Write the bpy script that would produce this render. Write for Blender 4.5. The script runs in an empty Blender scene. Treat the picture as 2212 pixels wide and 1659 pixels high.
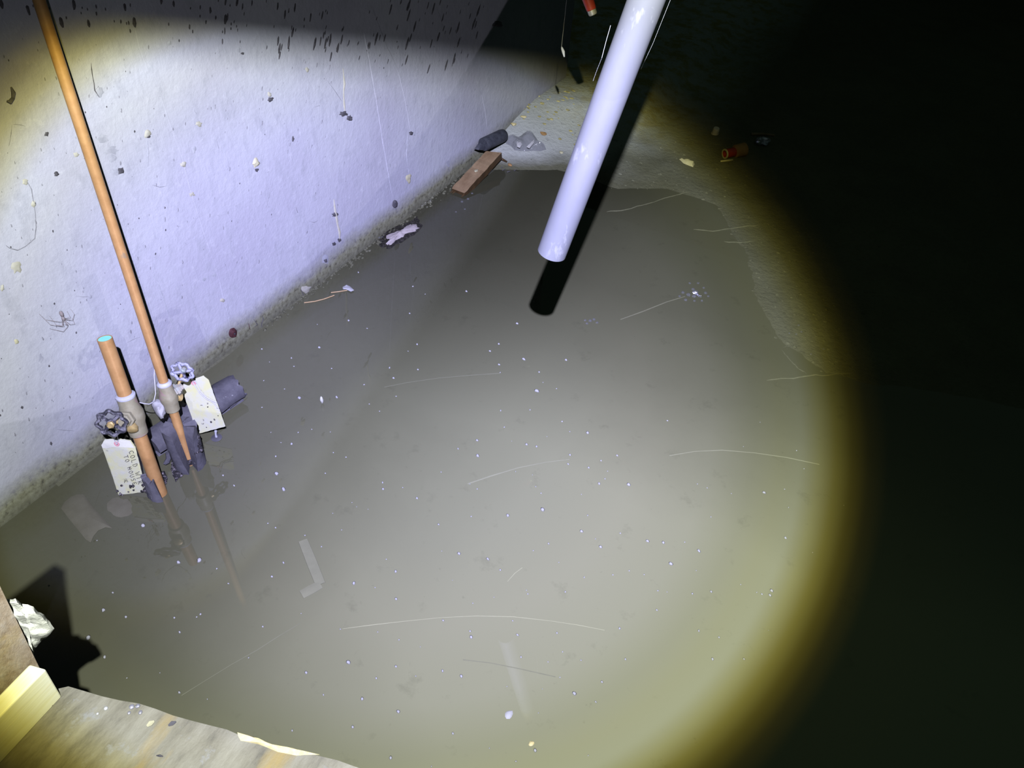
import bpy, bmesh, math, random
from mathutils import Vector, Matrix, noise as mnoise

SC = bpy.context.scene
COL = SC.collection
random.seed(7)

# ------------------------------------------------------------------ camera
F, CX, CY = 1661.0, 1106.0, 829.5            # focal length / centre for a 2212 x 1659 frame
ROWX = Vector((0.87019, 0.38090, -0.31260))
ROWY = Vector((0.48850, -0.58280, 0.64940))


def calibrate():
    d = Vector((950 - CX, 2550 - CY, F)).normalized()        # straight down seen by the camera
    up = -d
    ra = Vector((0 - CX, 1140 - CY, F))
    rb = Vector((840 - CX, 498 - CY, F))
    n = ra.cross(rb).normalized()
    y = n.cross(up).normalized()
    if y.z < 0:
        y = -y
    x = y.cross(up)
    return x, y, up


AX, AY, AZ = calibrate()
CAM_H = 1.37


def raydir(px, py):
    r = Vector(((px - CX) / F, (py - CY) / F, 1.0))
    return Vector((AX.dot(r), AY.dot(r), AZ.dot(r)))


_r0 = raydir(0, 1140)
CAM = Vector((_r0.x * CAM_H / _r0.z, 0, CAM_H))              # the wall face is x = 0, the water z = 0


def G(px, py, z=0.0):
    r = raydir(px, py)
    return CAM + r * ((z - CAM.z) / r.z)


def W(px, py, x=0.0):
    r = raydir(px, py)
    return CAM + r * ((x - CAM.x) / r.x)


def DP(px, py, d):
    return CAM + raydir(px, py) * d


def depth_of(P):
    v = P - CAM
    fwd = Vector((AX.z, AY.z, AZ.z))
    return v.dot(fwd)


cam = bpy.data.cameras.new('camera')
cam.sensor_width = 36.0
cam.sensor_fit = 'HORIZONTAL'
cam.lens = F / 2212.0 * 36.0
cam.clip_start = 0.02
cam_o = bpy.data.objects.new('camera', cam)
COL.objects.link(cam_o)
right = Vector((AX.x, AY.x, AZ.x))
down = Vector((AX.y, AY.y, AZ.y))
fwd = Vector((AX.z, AY.z, AZ.z))
M = Matrix.Identity(4)
for i in range(3):
    M[i][0], M[i][1], M[i][2], M[i][3] = right[i], -down[i], -fwd[i], CAM[i]
cam_o.matrix_world = M
SC.camera = cam_o

# ------------------------------------------------------------------ world, lamps, exposure
world = bpy.data.worlds.new('world')
SC.world = world
world.use_nodes = True
bg = world.node_tree.nodes['Background']
bg.inputs[0].default_value = (0.62, 1.0, 0.85, 1)
bg.inputs[1].default_value = 0.024
SC.view_settings.view_transform = 'Standard'
SC.view_settings.look = 'None'
SC.view_settings.gamma = 1.0
SC.view_settings.use_curve_mapping = False
SC.view_settings.exposure = 0.0
SC.cycles.diffuse_bounces = 0
SC.cycles.glossy_bounces = 3
SC.cycles.transparent_max_bounces = 12

TORCH = Vector((1.351, -0.092, 1.773))
TORCH_AXIS = Vector((-0.365, 0.523, -0.770)).normalized()
TORCH_HALF = 26.45


def look_matrix(pos, axis):
    q = axis.to_track_quat('-Z', 'Y')
    m = q.to_matrix().to_4x4()
    m.translation = pos
    return m


_tm = look_matrix(TORCH, TORCH_AXIS)
# beam side that is dimmer: towards the near left corner of the view
_dim = (G(450, 1480) - TORCH).normalized()
_loc = _tm.to_3x3().transposed() @ _dim
LOB = -Vector((_loc.x, _loc.y, 0)).normalized()
tl = bpy.data.lights.new('torch', 'SPOT')
tl.energy = 440.0
tl.spot_size = math.radians(150)
tl.spot_blend = 0.3
tl.shadow_soft_size = 0.008
tl.use_nodes = True
nt = tl.node_tree
em = nt.nodes['Emission']
tc = nt.nodes.new('ShaderNodeTexCoord')
sep = nt.nodes.new('ShaderNodeSeparateXYZ')
nt.links.new(tc.outputs['Normal'], sep.inputs[0])
ab = nt.nodes.new('ShaderNodeMath'); ab.operation = 'ABSOLUTE'
nt.links.new(sep.outputs['Z'], ab.inputs[0])
ac = nt.nodes.new('ShaderNodeMath'); ac.operation = 'ARCCOSINE'
nt.links.new(ab.outputs[0], ac.inputs[0])
dv = nt.nodes.new('ShaderNodeMath'); dv.operation = 'DIVIDE'
nt.links.new(ac.outputs[0], dv.inputs[0])
dv.inputs[1].default_value = math.radians(40.0)
rp = nt.nodes.new('ShaderNodeValToRGB')
nt.links.new(dv.outputs[0], rp.inputs[0])
BEAM = [(0.0, (0.94, 0.96, 1.60)), (9, (0.97, 0.98, 1.60)), (14, (1.0, 1.0, 1.56)), (18, (0.92, 0.93, 1.34)), (20.5, (0.78, 0.80, 0.97)),
        (22, (0.79, 0.81, 0.86)), (23.2, (0.80, 0.83, 0.88)), (24.2, (0.62, 0.61, 0.42)), (25.1, (0.35, 0.31, 0.10)), (26.0, (0.13, 0.105, 0.02)), (26.9, (0.035, 0.029, 0.008)),
        (28, (0.007, 0.009, 0.0055)), (33, (0.005, 0.0075, 0.0055)), (40, (0.003, 0.005, 0.0035))]
while len(rp.color_ramp.elements) < len(BEAM):
    rp.color_ramp.elements.new(0.5)
for e, (a, c) in zip(rp.color_ramp.elements, BEAM):
    e.position = a / 40.0
for e, (a, c) in zip(rp.color_ramp.elements, BEAM):
    e.position = a / 40.0
    e.color = (*c, 1)
nt.links.new(rp.outputs[0], em.inputs['Color'])
# the torch head throws a little less light towards one side of its beam
dp = nt.nodes.new('ShaderNodeVectorMath'); dp.operation = 'DOT_PRODUCT'
nt.links.new(tc.outputs['Normal'], dp.inputs[0])
dp.inputs[1].default_value = LOB
mr = nt.nodes.new('ShaderNodeMapRange')
mr.interpolation_type = 'SMOOTHSTEP'
nt.links.new(dp.outputs['Value'], mr.inputs[0])
for k_, v_ in ((1, -0.40), (2, 0.40), (3, 0.58), (4, 1.22)):
    mr.inputs[k_].default_value = v_
nt.links.new(mr.outputs[0], em.inputs['Strength'])
tl_o = bpy.data.objects.new('torch', tl)
COL.objects.link(tl_o)
tl_o.matrix_world = look_matrix(TORCH, TORCH_AXIS)

# added spot standing in for torch light off the water: rakes up the wall
LOW = Vector((1.50, -0.25, 0.08))
ll = bpy.data.lights.new('water_bounce_fill', 'SPOT')
ll.energy = 21.0
ll.color = (0.92, 0.90, 1.0)
ll.shadow_soft_size = 0.0
ll.spot_blend = 0.02
_e1 = (W(985, 190) - LOW).normalized()
_e2 = (W(1100, 0) - LOW).normalized()
_half = math.radians(25)
# axis at angle _half from both edge directions, on the left / upper side
_mid = (_e1 + _e2).normalized()
_perp = _e1.cross(_e2).normalized()
if _perp.dot(W(300, 0) - LOW) < 0:
    _perp = -_perp
_cm = math.cos(_half) / _mid.dot(_e1)
_axis = (_mid * _cm + _perp * math.sqrt(max(0, 1 - _cm * _cm))).normalized()
ll.spot_size = 2 * _half  # cone rim is set to draw the diagonal dark edge on the wall
ll.use_nodes = True
_lm = look_matrix(LOW, _axis)
_d = _lm.to_3x3().transposed() @ ((W(1000, 100) - LOW).normalized() - (W(60, 30) - LOW).normalized())
lnt = ll.node_tree
lt_ = lnt.nodes.new('ShaderNodeTexCoord')
ld_ = lnt.nodes.new('ShaderNodeVectorMath'); ld_.operation = 'DOT_PRODUCT'
lnt.links.new(lt_.outputs['Normal'], ld_.inputs[0])
ld_.inputs[1].default_value = Vector((_d.x, _d.y, 0)).normalized()
lr_ = lnt.nodes.new('ShaderNodeMapRange')
lnt.links.new(ld_.outputs['Value'], lr_.inputs[0])
for k_, v_ in ((1, -0.3), (2, 0.5), (3, 0.18), (4, 1.7)):
    lr_.inputs[k_].default_value = v_
lnt.links.new(lr_.outputs[0], lnt.nodes['Emission'].inputs['Strength'])
ll_o = bpy.data.objects.new('water_bounce_fill', ll)
COL.objects.link(ll_o)
ll_o.matrix_world = look_matrix(LOW, _axis)


# ------------------------------------------------------------------ materials
def mat(name, base=(0.5, 0.5, 0.5), rough=0.7, metal=0.0, spec=0.5):
    m = bpy.data.materials.new(name)
    m.use_nodes = True
    b = m.node_tree.nodes['Principled BSDF']
    b.inputs['Base Color'].default_value = (*base, 1)
    b.inputs['Roughness'].default_value = rough
    b.inputs['Metallic'].default_value = metal
    b.inputs['Specular IOR Level'].default_value = spec
    return m


def N(m, typ, **kw):
    n = m.node_tree.nodes.new(typ)
    for k, v in kw.items():
        setattr(n, k, v)
    return n


def L(m, a, b):
    m.node_tree.links.new(a, b)


def coords(m, scale=(1, 1, 1), rot=(0, 0, 0), gen=False):
    t = N(m, 'ShaderNodeTexCoord')
    mp = N(m, 'ShaderNodeMapping')
    mp.inputs['Scale'].default_value = scale
    mp.inputs['Rotation'].default_value = rot
    L(m, t.outputs['Generated' if gen else 'Object'], mp.inputs[0])
    return mp.outputs[0]


def noise_tex(m, vec, scale, detail=4, rough=0.6):
    n = N(m, 'ShaderNodeTexNoise')
    n.inputs['Scale'].default_value = scale
    n.inputs['Detail'].default_value = detail
    n.inputs['Roughness'].default_value = rough
    if vec is not None:
        L(m, vec, n.inputs['Vector'])
    return n.outputs['Fac']


def ramp(m, fac, stops):
    r = N(m, 'ShaderNodeValToRGB')
    while len(r.color_ramp.elements) < len(stops):
        r.color_ramp.elements.new(0.5)
    for e, (p, c) in zip(r.color_ramp.elements, stops):
        e.position = p
    for e, (p, c) in zip(r.color_ramp.elements, stops):
        e.position = p
        e.color = (*c, 1)
    L(m, fac, r.inputs[0])
    return r.outputs[0]


def mixc(m, fac, a, b, blend='MIX'):
    x = N(m, 'ShaderNodeMix', data_type='RGBA', blend_type=blend)
    if isinstance(fac, (int, float)):
        x.inputs['Factor'].default_value = fac
    else:
        L(m, fac, x.inputs['Factor'])
    for k, v in ((6, a), (7, b)):
        if isinstance(v, tuple):
            x.inputs[k].default_value = (*v, 1)
        else:
            L(m, v, x.inputs[k])
    return x.outputs[2]


def math_n(m, op, a, b=None):
    n = N(m, 'ShaderNodeMath', operation=op)
    for k, v in ((0, a), (1, b)):
        if v is None:
            continue
        if isinstance(v, (int, float)):
            n.inputs[k].default_value = v
        else:
            L(m, v, n.inputs[k])
    return n.outputs[0]


def maprange(m, v, a, b, c=0.0, d=1.0):
    n = N(m, 'ShaderNodeMapRange')
    L(m, v, n.inputs[0])
    for k, x in enumerate((a, b, c, d)):
        n.inputs[k + 1].default_value = x
    return n.outputs[0]


def bump(m, h, strength=0.3, dist=0.01):
    b = N(m, 'ShaderNodeBump')
    b.inputs['Strength'].default_value = strength
    b.inputs['Distance'].default_value = dist
    L(m, h, b.inputs['Height'])
    L(m, b.outputs[0], m.node_tree.nodes['Principled BSDF'].inputs['Normal'])


def base(m, col):
    L(m, col, m.node_tree.nodes['Principled BSDF'].inputs['Base Color'])


def rough(m, v):
    L(m, v, m.node_tree.nodes['Principled BSDF'].inputs['Roughness'])


def speckled(name, c1, c2, scale=60, rgh=0.75, metal=0.0, bs=0.3, bd=0.002, lo=0.35, hi=0.65, spec=0.4, stretch=(1, 1, 1), extra=None):
    m = mat(name, c1, rgh, metal, spec)
    v = coords(m, stretch)
    f = noise_tex(m, v, scale, 6, 0.65)
    col = ramp(m, f, [(lo, c1), (hi, c2)])
    if extra:
        g = noise_tex(m, v, extra[1], 4, 0.6)
        k = ramp(m, g, [(extra[2], (0, 0, 0)), (extra[2] + 0.05, (1, 1, 1))])
        col = mixc(m, k, col, extra[0])
    base(m, col)
    bump(m, f, bs, bd)
    return m


# painted concrete wall: bluish white paint, mottled, with a band of dried mud just above the water
def wall_material():
    m = mat('painted_concrete', rough=0.75, spec=0.25)
    v = coords(m)
    n1 = noise_tex(m, v, 2.5, 4, 0.55)
    n2 = noise_tex(m, v, 42, 5, 0.65)
    col = ramp(m, n1, [(0.3, (0.40, 0.395, 0.46)), (0.5, (0.455, 0.46, 0.515)), (0.72, (0.49, 0.505, 0.535))])
    vs = coords(m, (1, 1, 0.55))
    n3 = noise_tex(m, vs, 26, 5, 0.7)
    col = mixc(m, ramp(m, n3, [(0.52, (0, 0, 0)), (0.72, (0.7, 0.7, 0.7))]), col, (0.36, 0.37, 0.41))
    col = mixc(m, ramp(m, n2, [(0.58, (0, 0, 0)), (0.75, (0.5, 0.5, 0.5))]), col, (0.60, 0.61, 0.65))
    n5 = noise_tex(m, vs, 110, 3, 0.6)
    col = mixc(m, ramp(m, n5, [(0.70, (0, 0, 0)), (0.76, (0.45, 0.45, 0.45))]), col, (0.20, 0.20, 0.23))
    # tide band
    s = N(m, 'ShaderNodeSeparateXYZ')
    L(m, v, s.inputs[0])
    nz = noise_tex(m, v, 9, 6, 0.7)
    zz = math_n(m, 'ADD', s.outputs['Z'], math_n(m, 'MULTIPLY', math_n(m, 'SUBTRACT', nz, 0.5), 0.07))
    band = maprange(m, zz, 0.098, 0.035)
    nb = noise_tex(m, v, 75, 6, 0.6)
    mud = ramp(m, nb, [(0.33, (0.075, 0.07, 0.04)), (0.45, (0.20, 0.20, 0.115)), (0.70, (0.30, 0.305, 0.20))])
    low = maprange(m, zz, 0.035, -0.005)
    mud = mixc(m, math_n(m, 'MULTIPLY', low, 0.75), mud, (0.085, 0.085, 0.05))
    base(m, mixc(m, math_n(m, 'MULTIPLY', band, 0.96), col, mud))
    h = math_n(m, 'ADD', math_n(m, 'MULTIPLY', n2, 0.5), math_n(m, 'ADD', math_n(m, 'MULTIPLY', nb, 0.4), math_n(m, 'MULTIPLY', n3, 0.6)))
    bump(m, h, 0.35, 0.006)
    return m


def floor_material():
    m = mat('silty_floor', rough=0.85, spec=0.35)
    v = coords(m)
    n1 = noise_tex(m, v, 5, 5, 0.6)
    n2 = noise_tex(m, v, 60, 6, 0.7)
    wet = ramp(m, n1, [(0.3, (0.100, 0.100, 0.060)), (0.7, (0.135, 0.135, 0.083))])
    wet = mixc(m, ramp(m, n2, [(0.35, (0.5, 0.5, 0.5)), (0.5, (0, 0, 0))]), wet, (0.09, 0.09, 0.055))
    dry = ramp(m, n1, [(0.3, (0.40, 0.42, 0.385)), (0.7, (0.48, 0.505, 0.47))])
    dry = mixc(m, ramp(m, n2, [(0.62, (0, 0, 0)), (0.70, (0.8, 0.8, 0.8))]), dry, (0.17, 0.17, 0.16))
    s = N(m, 'ShaderNodeSeparateXYZ')
    L(m, v, s.inputs[0])
    zz = math_n(m, 'ADD', s.outputs['Z'], math_n(m, 'MULTIPLY', math_n(m, 'SUBTRACT', n1, 0.5), 0.02))
    k = maprange(m, zz, 0.004, 0.02)
    # only the strip along the painted wall is bare concrete, the rest is caked mud
    kx = maprange(m, math_n(m, 'ADD', s.outputs['X'], math_n(m, 'MULTIPLY', n1, 0.3)), 0.85, 0.45)
    k = math_n(m, 'MULTIPLY', k, kx)
    # mustard crumbs washed against the far foot of the wall
    yk = maprange(m, s.outputs['Y'], 2.55, 3.05)
    ny = noise_tex(m, v, 14, 5, 0.7)
    yk = math_n(m, 'MULTIPLY', yk, ramp_f(m, ny, 0.45, 0.6))
    dry = mixc(m, yk, dry, (0.34, 0.30, 0.11))
    base(m, mixc(m, k, wet, dry))
    bump(m, math_n(m, 'ADD', n2, n1), 0.5, 0.012)
    return m


def ramp_f(m, f, a, b):
    return maprange(m, f, a, b)


def water_material():
    m = bpy.data.materials.new('murky_water')
    m.use_nodes = True
    nt = m.node_tree
    nt.nodes.clear()
    out = N(m, 'ShaderNodeOutputMaterial')
    v = coords(m)
    n1 = noise_tex(m, v, 3.2, 5, 0.6)
    n2 = noise_tex(m, v, 42, 4, 0.65)
    # body colour: darker by the wall, far end and near left, paler mid-water
    s = N(m, 'ShaderNodeSeparateXYZ')
    L(m, v, s.inputs[0])
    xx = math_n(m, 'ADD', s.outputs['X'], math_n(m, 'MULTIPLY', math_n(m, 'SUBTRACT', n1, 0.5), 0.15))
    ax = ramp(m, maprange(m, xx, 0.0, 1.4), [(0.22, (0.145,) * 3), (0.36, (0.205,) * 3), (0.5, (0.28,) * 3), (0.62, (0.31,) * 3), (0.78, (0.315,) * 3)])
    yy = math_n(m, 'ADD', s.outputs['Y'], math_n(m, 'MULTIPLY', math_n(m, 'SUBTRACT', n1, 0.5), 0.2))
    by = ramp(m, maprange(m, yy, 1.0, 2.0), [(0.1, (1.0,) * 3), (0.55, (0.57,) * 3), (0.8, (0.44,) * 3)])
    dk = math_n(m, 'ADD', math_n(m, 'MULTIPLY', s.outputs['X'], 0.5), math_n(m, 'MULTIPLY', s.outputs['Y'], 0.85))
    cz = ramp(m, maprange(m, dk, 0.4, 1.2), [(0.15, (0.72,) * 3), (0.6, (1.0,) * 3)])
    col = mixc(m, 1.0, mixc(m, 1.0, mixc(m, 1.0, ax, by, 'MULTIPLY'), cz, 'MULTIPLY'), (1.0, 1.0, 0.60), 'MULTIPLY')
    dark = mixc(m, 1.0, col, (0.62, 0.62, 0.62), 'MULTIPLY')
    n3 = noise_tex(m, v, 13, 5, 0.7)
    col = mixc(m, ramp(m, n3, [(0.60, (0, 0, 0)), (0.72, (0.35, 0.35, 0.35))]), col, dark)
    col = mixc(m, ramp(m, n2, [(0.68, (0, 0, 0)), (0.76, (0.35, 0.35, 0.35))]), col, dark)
    dif = N(m, 'ShaderNodeBsdfDiffuse')
    L(m, col, dif.inputs['Color'])
    tr = N(m, 'ShaderNodeBsdfTransparent')
    tr.inputs['Color'].default_value = (0.80, 0.80, 0.70, 1)
    body = N(m, 'ShaderNodeMixShader')
    body.inputs[0].default_value = 0.78
    L(m, tr.outputs[0], body.inputs[1])
    L(m, dif.outputs[0], body.inputs[2])
    gl = N(m, 'ShaderNodeBsdfGlossy')
    gl.inputs['Roughness'].default_value = 0.012
    gl.inputs['Color'].default_value = (1, 1, 1, 1)
    fr = N(m, 'ShaderNodeFresnel')
    fr.inputs['IOR'].default_value = 1.5
    mx = N(m, 'ShaderNodeMixShader')
    L(m, fr.outputs[0], mx.inputs[0])
    L(m, body.outputs[0], mx.inputs[1])
    L(m, gl.outputs[0], mx.inputs[2])
    L(m, mx.outputs[0], out.inputs['Surface'])
    return m


MT = {}
MT['wall'] = wall_material()
MT['floor'] = floor_material()
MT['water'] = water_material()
MT['dark_concrete'] = speckled('dark_concrete', (0.20, 0.20, 0.19), (0.28, 0.28, 0.26), 20, 0.9, bd=0.01)
MT['joist'] = speckled('rough_joist', (0.32, 0.22, 0.13), (0.42, 0.30, 0.18), 30, 0.8, stretch=(1, 0.1, 1))
MT['copper'] = speckled('aged_copper', (0.50, 0.285, 0.115), (0.40, 0.215, 0.08), 38, 0.42, 0.15, 0.08, 0.001, 0.38, 0.7,
                        extra=((0.33, 0.23, 0.13), 26, 0.66))
MT['bronze'] = speckled('dull_bronze', (0.27, 0.245, 0.155), (0.33, 0.31, 0.21), 60, 0.5, 0.1, 0.25, 0.002,
                        extra=((0.33, 0.24, 0.20), 24, 0.6))
MT['brass'] = speckled('bright_brass', (0.60, 0.47, 0.20), (0.5, 0.36, 0.15), 80, 0.4, 0.4)
MT['verdigris'] = speckled('verdigris_brass', (0.28, 0.36, 0.36), (0.38, 0.34, 0.26), 60, 0.6, 0.1)
MT['solder'] = speckled('chalky_solder', (0.44, 0.45, 0.50), (0.50, 0.51, 0.54), 90, 0.6)
MT['teal'] = speckled('teal_lining', (0.24, 0.78, 0.62), (0.30, 0.84, 0.68), 40, 0.5)
MT['black_plastic'] = speckled('dusty_black_enamel', (0.03, 0.03, 0.038), (0.20, 0.195, 0.22), 75, 0.45, 0.0, 0.4, 0.002, 0.46, 0.60)
MT['pale_wheel'] = speckled('pale_worn_enamel', (0.40, 0.41, 0.52), (0.05, 0.05, 0.075), 70, 0.5, 0.0, 0.4, 0.002, 0.50, 0.60)
MT['paper'] = speckled('damp_manila', (0.58, 0.58, 0.31), (0.55, 0.56, 0.46), 45, 0.85, 0, 0.3, 0.002,
                       extra=((0.16, 0.15, 0.12), 80, 0.655), spec=0.2)
MT['paper_white'] = speckled('bleached_paper', (0.68, 0.68, 0.58), (0.62, 0.62, 0.52), 50, 0.85, 0, 0.4, 0.002, spec=0.2)
MT['red_ring'] = speckled('faded_red_card', (0.62, 0.27, 0.29), (0.70, 0.38, 0.40), 120, 0.85)
MT['ink'] = mat('dark_ink', (0.03, 0.028, 0.035), 0.8)
MT['string'] = speckled('white_cotton', (0.60, 0.60, 0.64), (0.5, 0.5, 0.54), 200, 0.9)
MT['grey_foam'] = speckled('grey_pipe_foam', (0.115, 0.112, 0.125), (0.075, 0.073, 0.085), 45, 0.8, 0, 0.6, 0.003,
                           extra=((0.30, 0.30, 0.30), 120, 0.67))
MT['grime'] = speckled('black_grime', (0.02, 0.018, 0.02), (0.30, 0.27, 0.28), 160, 0.4, 0, 0.9, 0.004, 0.5, 0.68)
MT['dark_foam'] = speckled('black_pipe_foam', (0.025, 0.027, 0.034), (0.055, 0.06, 0.07), 60, 0.6, 0, 0.5, 0.003)
MT['plaster'] = speckled('grey_plaster', (0.33, 0.33, 0.33), (0.42, 0.42, 0.42), 40, 0.9, 0, 0.6, 0.004)
MT['pvc'] = speckled('scuffed_white_pvc', (0.125, 0.13, 0.150), (0.155, 0.16, 0.172), 9, 0.65, 0, 0.08, 0.002, 0.35, 0.7,
                     stretch=(1, 1, 0.4), extra=((0.20, 0.205, 0.215), 34, 0.60))
MT['old_wood'] = speckled('wet_old_wood', (0.27, 0.19, 0.105), (0.19, 0.125, 0.065), 34, 0.55, 0, 0.6, 0.004, 0.4, 0.68,
                          stretch=(1, 0.35, 1), extra=((0.10, 0.055, 0.03), 16, 0.64))
MT['old_wood_dark'] = speckled('wet_dark_wood', (0.085, 0.05, 0.02), (0.05, 0.03, 0.014), 40, 0.4, 0, 0.6, 0.004)
MT['mud_obj'] = speckled('silted_surface', (0.21, 0.21, 0.125), (0.25, 0.25, 0.15), 30, 0.9, 0, 0.4, 0.003)
MT['fleck'] = speckled('white_foam', (0.41, 0.41, 0.41), (0.47, 0.47, 0.46), 90, 0.9, 0, 0.4, 0.002)
MT['fleck_tan'] = speckled('yellow_crumb', (0.62, 0.52, 0.22), (0.7, 0.62, 0.36), 90, 0.9)
MT['scum'] = speckled('pinkish_scum', (0.36, 0.32, 0.30), (0.42, 0.38, 0.36), 50, 0.8, 0, 0.8, 0.004)
MT['mud_ridge'] = speckled('caked_mud', (0.17, 0.17, 0.10), (0.13, 0.13, 0.08), 60, 0.9)
MT['sunk'] = speckled('silted_foam', (0.112, 0.106, 0.070), (0.130, 0.124, 0.085), 30, 0.9)
MT['elbow'] = speckled('silted_pipe', (0.215, 0.215, 0.132), (0.195, 0.195, 0.12), 30, 0.9)
MT['wet_dirt'] = speckled('wet_black_dirt', (0.016, 0.015, 0.012), (0.07, 0.065, 0.055), 110, 0.35, 0, 0.9, 0.004, 0.45, 0.7)
MT['straw'] = speckled('pale_straw', (0.31, 0.31, 0.175), (0.34, 0.34, 0.20), 60, 0.7)
MT['silt_line'] = speckled('silt_line', (0.20, 0.20, 0.123), (0.17, 0.17, 0.105), 30, 0.9)
MT['silt_pale'] = speckled('pale_silt_line', (0.28, 0.28, 0.172), (0.25, 0.25, 0.155), 30, 0.9)
MT['twig'] = speckled('tan_twig', (0.45, 0.30, 0.14), (0.55, 0.40, 0.22), 60, 0.6)
MT['red'] = speckled('red_plastic', (0.34, 0.040, 0.024), (0.26, 0.030, 0.02), 40, 0.4)
MT['steel'] = speckled('dull_steel', (0.34, 0.34, 0.34), (0.44, 0.44, 0.42), 60, 0.45, 0.6)
MT['rust'] = speckled('rusty_iron', (0.30, 0.13, 0.05), (0.2, 0.08, 0.03), 40, 0.8)
MT['foil'] = speckled('crumpled_foil', (0.62, 0.62, 0.70), (0.4, 0.4, 0.5), 50, 0.3, 0.7, 0.8, 0.004)
MT['cap'] = speckled('off_white_plastic', (0.66, 0.64, 0.62), (0.72, 0.70, 0.68), 40, 0.6)
MT['tan'] = speckled('muddy_tan', (0.36, 0.22, 0.09), (0.28, 0.16, 0.06), 40, 0.7)
MT['mustard'] = speckled('mustard_crumb', (0.42, 0.37, 0.14), (0.50, 0.45, 0.20), 70, 0.9)
MT['cream'] = speckled('cream_chip', (0.46, 0.44, 0.28), (0.52, 0.50, 0.34), 70, 0.9)
MT['dirt'] = speckled('dirt_and_bump_shade', (0.05, 0.048, 0.055), (0.11, 0.105, 0.115), 120, 0.9)  # real dirt, and the painted bump shadows of the upper wall
MT['drip'] = speckled('mortar_drip', (0.49, 0.49, 0.53), (0.42, 0.42, 0.45), 50, 0.85, 0, 0.5, 0.003)
MT['drip_tan'] = speckled('tan_mortar', (0.40, 0.39, 0.30), (0.46, 0.45, 0.38), 70, 0.9)
MT['grey_patch'] = speckled('grey_scuff', (0.34, 0.35, 0.39), (0.44, 0.45, 0.49), 60, 0.9, 0, 0.3, 0.002, 0.42, 0.6)
MT['hair_line'] = speckled('grey_hairline', (0.17, 0.17, 0.19), (0.30, 0.30, 0.33), 90, 0.9)
MT['rust_plug'] = speckled('rusty_plug', (0.045, 0.014, 0.016), (0.09, 0.03, 0.032), 120, 0.7)
MT['spider'] = speckled('spider_tan', (0.33, 0.31, 0.30), (0.22, 0.17, 0.17), 300, 0.7)
MT['foam'] = speckled('yellow_spray_foam', (0.86, 0.88, 0.66), (0.90, 0.90, 0.74), 25, 0.85, 0, 0.8, 0.006)


def bubble_material():
    m = bpy.data.materials.new('clear_film')
    m.use_nodes = True
    b = m.node_tree.nodes['Principled BSDF']
    b.inputs['Base Color'].default_value = (0.33, 0.34, 0.36, 1)
    b.inputs['Roughness'].default_value = 0.12
    b.inputs['Alpha'].default_value = 0.40
    b.inputs['Specular IOR Level'].default_value = 1.0
    v = coords(m)
    bump(m, noise_tex(m, v, 55, 3, 0.6), 0.6, 0.008)
    return m


MT['film'] = bubble_material()


def new_lumber():
    m = mat('new_pine', rough=0.7, spec=0.2)
    v = coords(m, (0.35, 6, 6), gen=False)
    f = noise_tex(m, v, 16, 4, 0.6)
    col = ramp(m, f, [(0.35, (0.78, 0.76, 0.46)), (0.55, (0.84, 0.84, 0.60)), (0.7, (0.80, 0.70, 0.36))])
    k = noise_tex(m, coords(m), 130, 3, 0.6)
    col = mixc(m, ramp(m, k, [(0.70, (0, 0, 0)), (0.74, (1, 1, 1))]), col, (0.24, 0.20, 0.14))
    base(m, col)
    bump(m, f, 0.25, 0.002)
    return m


def brown_board():
    m = mat('weathered_board', rough=0.8, spec=0.2)
    v = coords(m, (1.0, 1.0, 0.3))
    f = noise_tex(m, v, 55, 6, 0.7)
    col = ramp(m, f, [(0.32, (0.40, 0.29, 0.17)), (0.5, (0.58, 0.47, 0.32)), (0.68, (0.66, 0.58, 0.45))])
    g = noise_tex(m, coords(m), 14, 4, 0.6)
    col = mixc(m, ramp(m, g, [(0.55, (0, 0, 0)), (0.68, (0.7, 0.7, 0.7))]), col, (0.62, 0.47, 0.20))
    base(m, col)
    bump(m, f, 0.5, 0.004)
    return m


def plywood():
    m = mat('stained_plywood', rough=0.62, spec=0.35)
    v = coords(m)
    vs = coords(m, (1.0, 0.30, 1), rot=(0, 0, math.radians(38)))
    f = noise_tex(m, vs, 22, 8, 0.75)
    col = ramp(m, f, [(0.30, (0.085, 0.08, 0.062)), (0.48, (0.19, 0.18, 0.135)), (0.68, (0.27, 0.26, 0.205))])
    g = noise_tex(m, vs, 9, 5, 0.6)
    col = mixc(m, ramp(m, g, [(0.56, (0, 0, 0)), (0.66, (0.8, 0.8, 0.8))]), col, (0.30, 0.22, 0.07))
    k = noise_tex(m, v, 26, 8, 0.75)
    col = mixc(m, ramp(m, k, [(0.57, (0, 0, 0)), (0.66, (0.8, 0.8, 0.8))]), col, (0.25, 0.255, 0.255))
    s = N(m, 'ShaderNodeSeparateXYZ')
    L(m, v, s.inputs[0])
    # bare torn veneer towards the far corner of the deck
    pk = maprange(m, math_n(m, 'ADD', s.outputs['X'], math_n(m, 'MULTIPLY', math_n(m, 'SUBTRACT', k, 0.5), 0.35)), 0.90, 1.0)
    col = mixc(m, math_n(m, 'MULTIPLY', pk, 0.85), col, mixc(m, f, (0.46, 0.40, 0.20), (0.46, 0.44, 0.36)))
    base(m, col)
    bump(m, math_n(m, 'ADD', f, k), 0.35, 0.004)
    return m


MT['pine'] = new_lumber()
MT['board'] = brown_board()
MT['ply'] = plywood()


# ------------------------------------------------------------------ mesh helpers
def link(o, parent=None):
    COL.objects.link(o)
    if parent is not None:
        o.parent = parent
        o.matrix_parent_inverse = parent_world(parent).inverted()
    return o


def parent_world(p):
    m = p.matrix_basis.copy()
    while p.parent is not None:
        m = p.parent.matrix_basis @ p.matrix_parent_inverse @ m if False else (p.parent.matrix_basis @ p.matrix_parent_inverse @ m)
        p = p.parent
    return m


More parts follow.
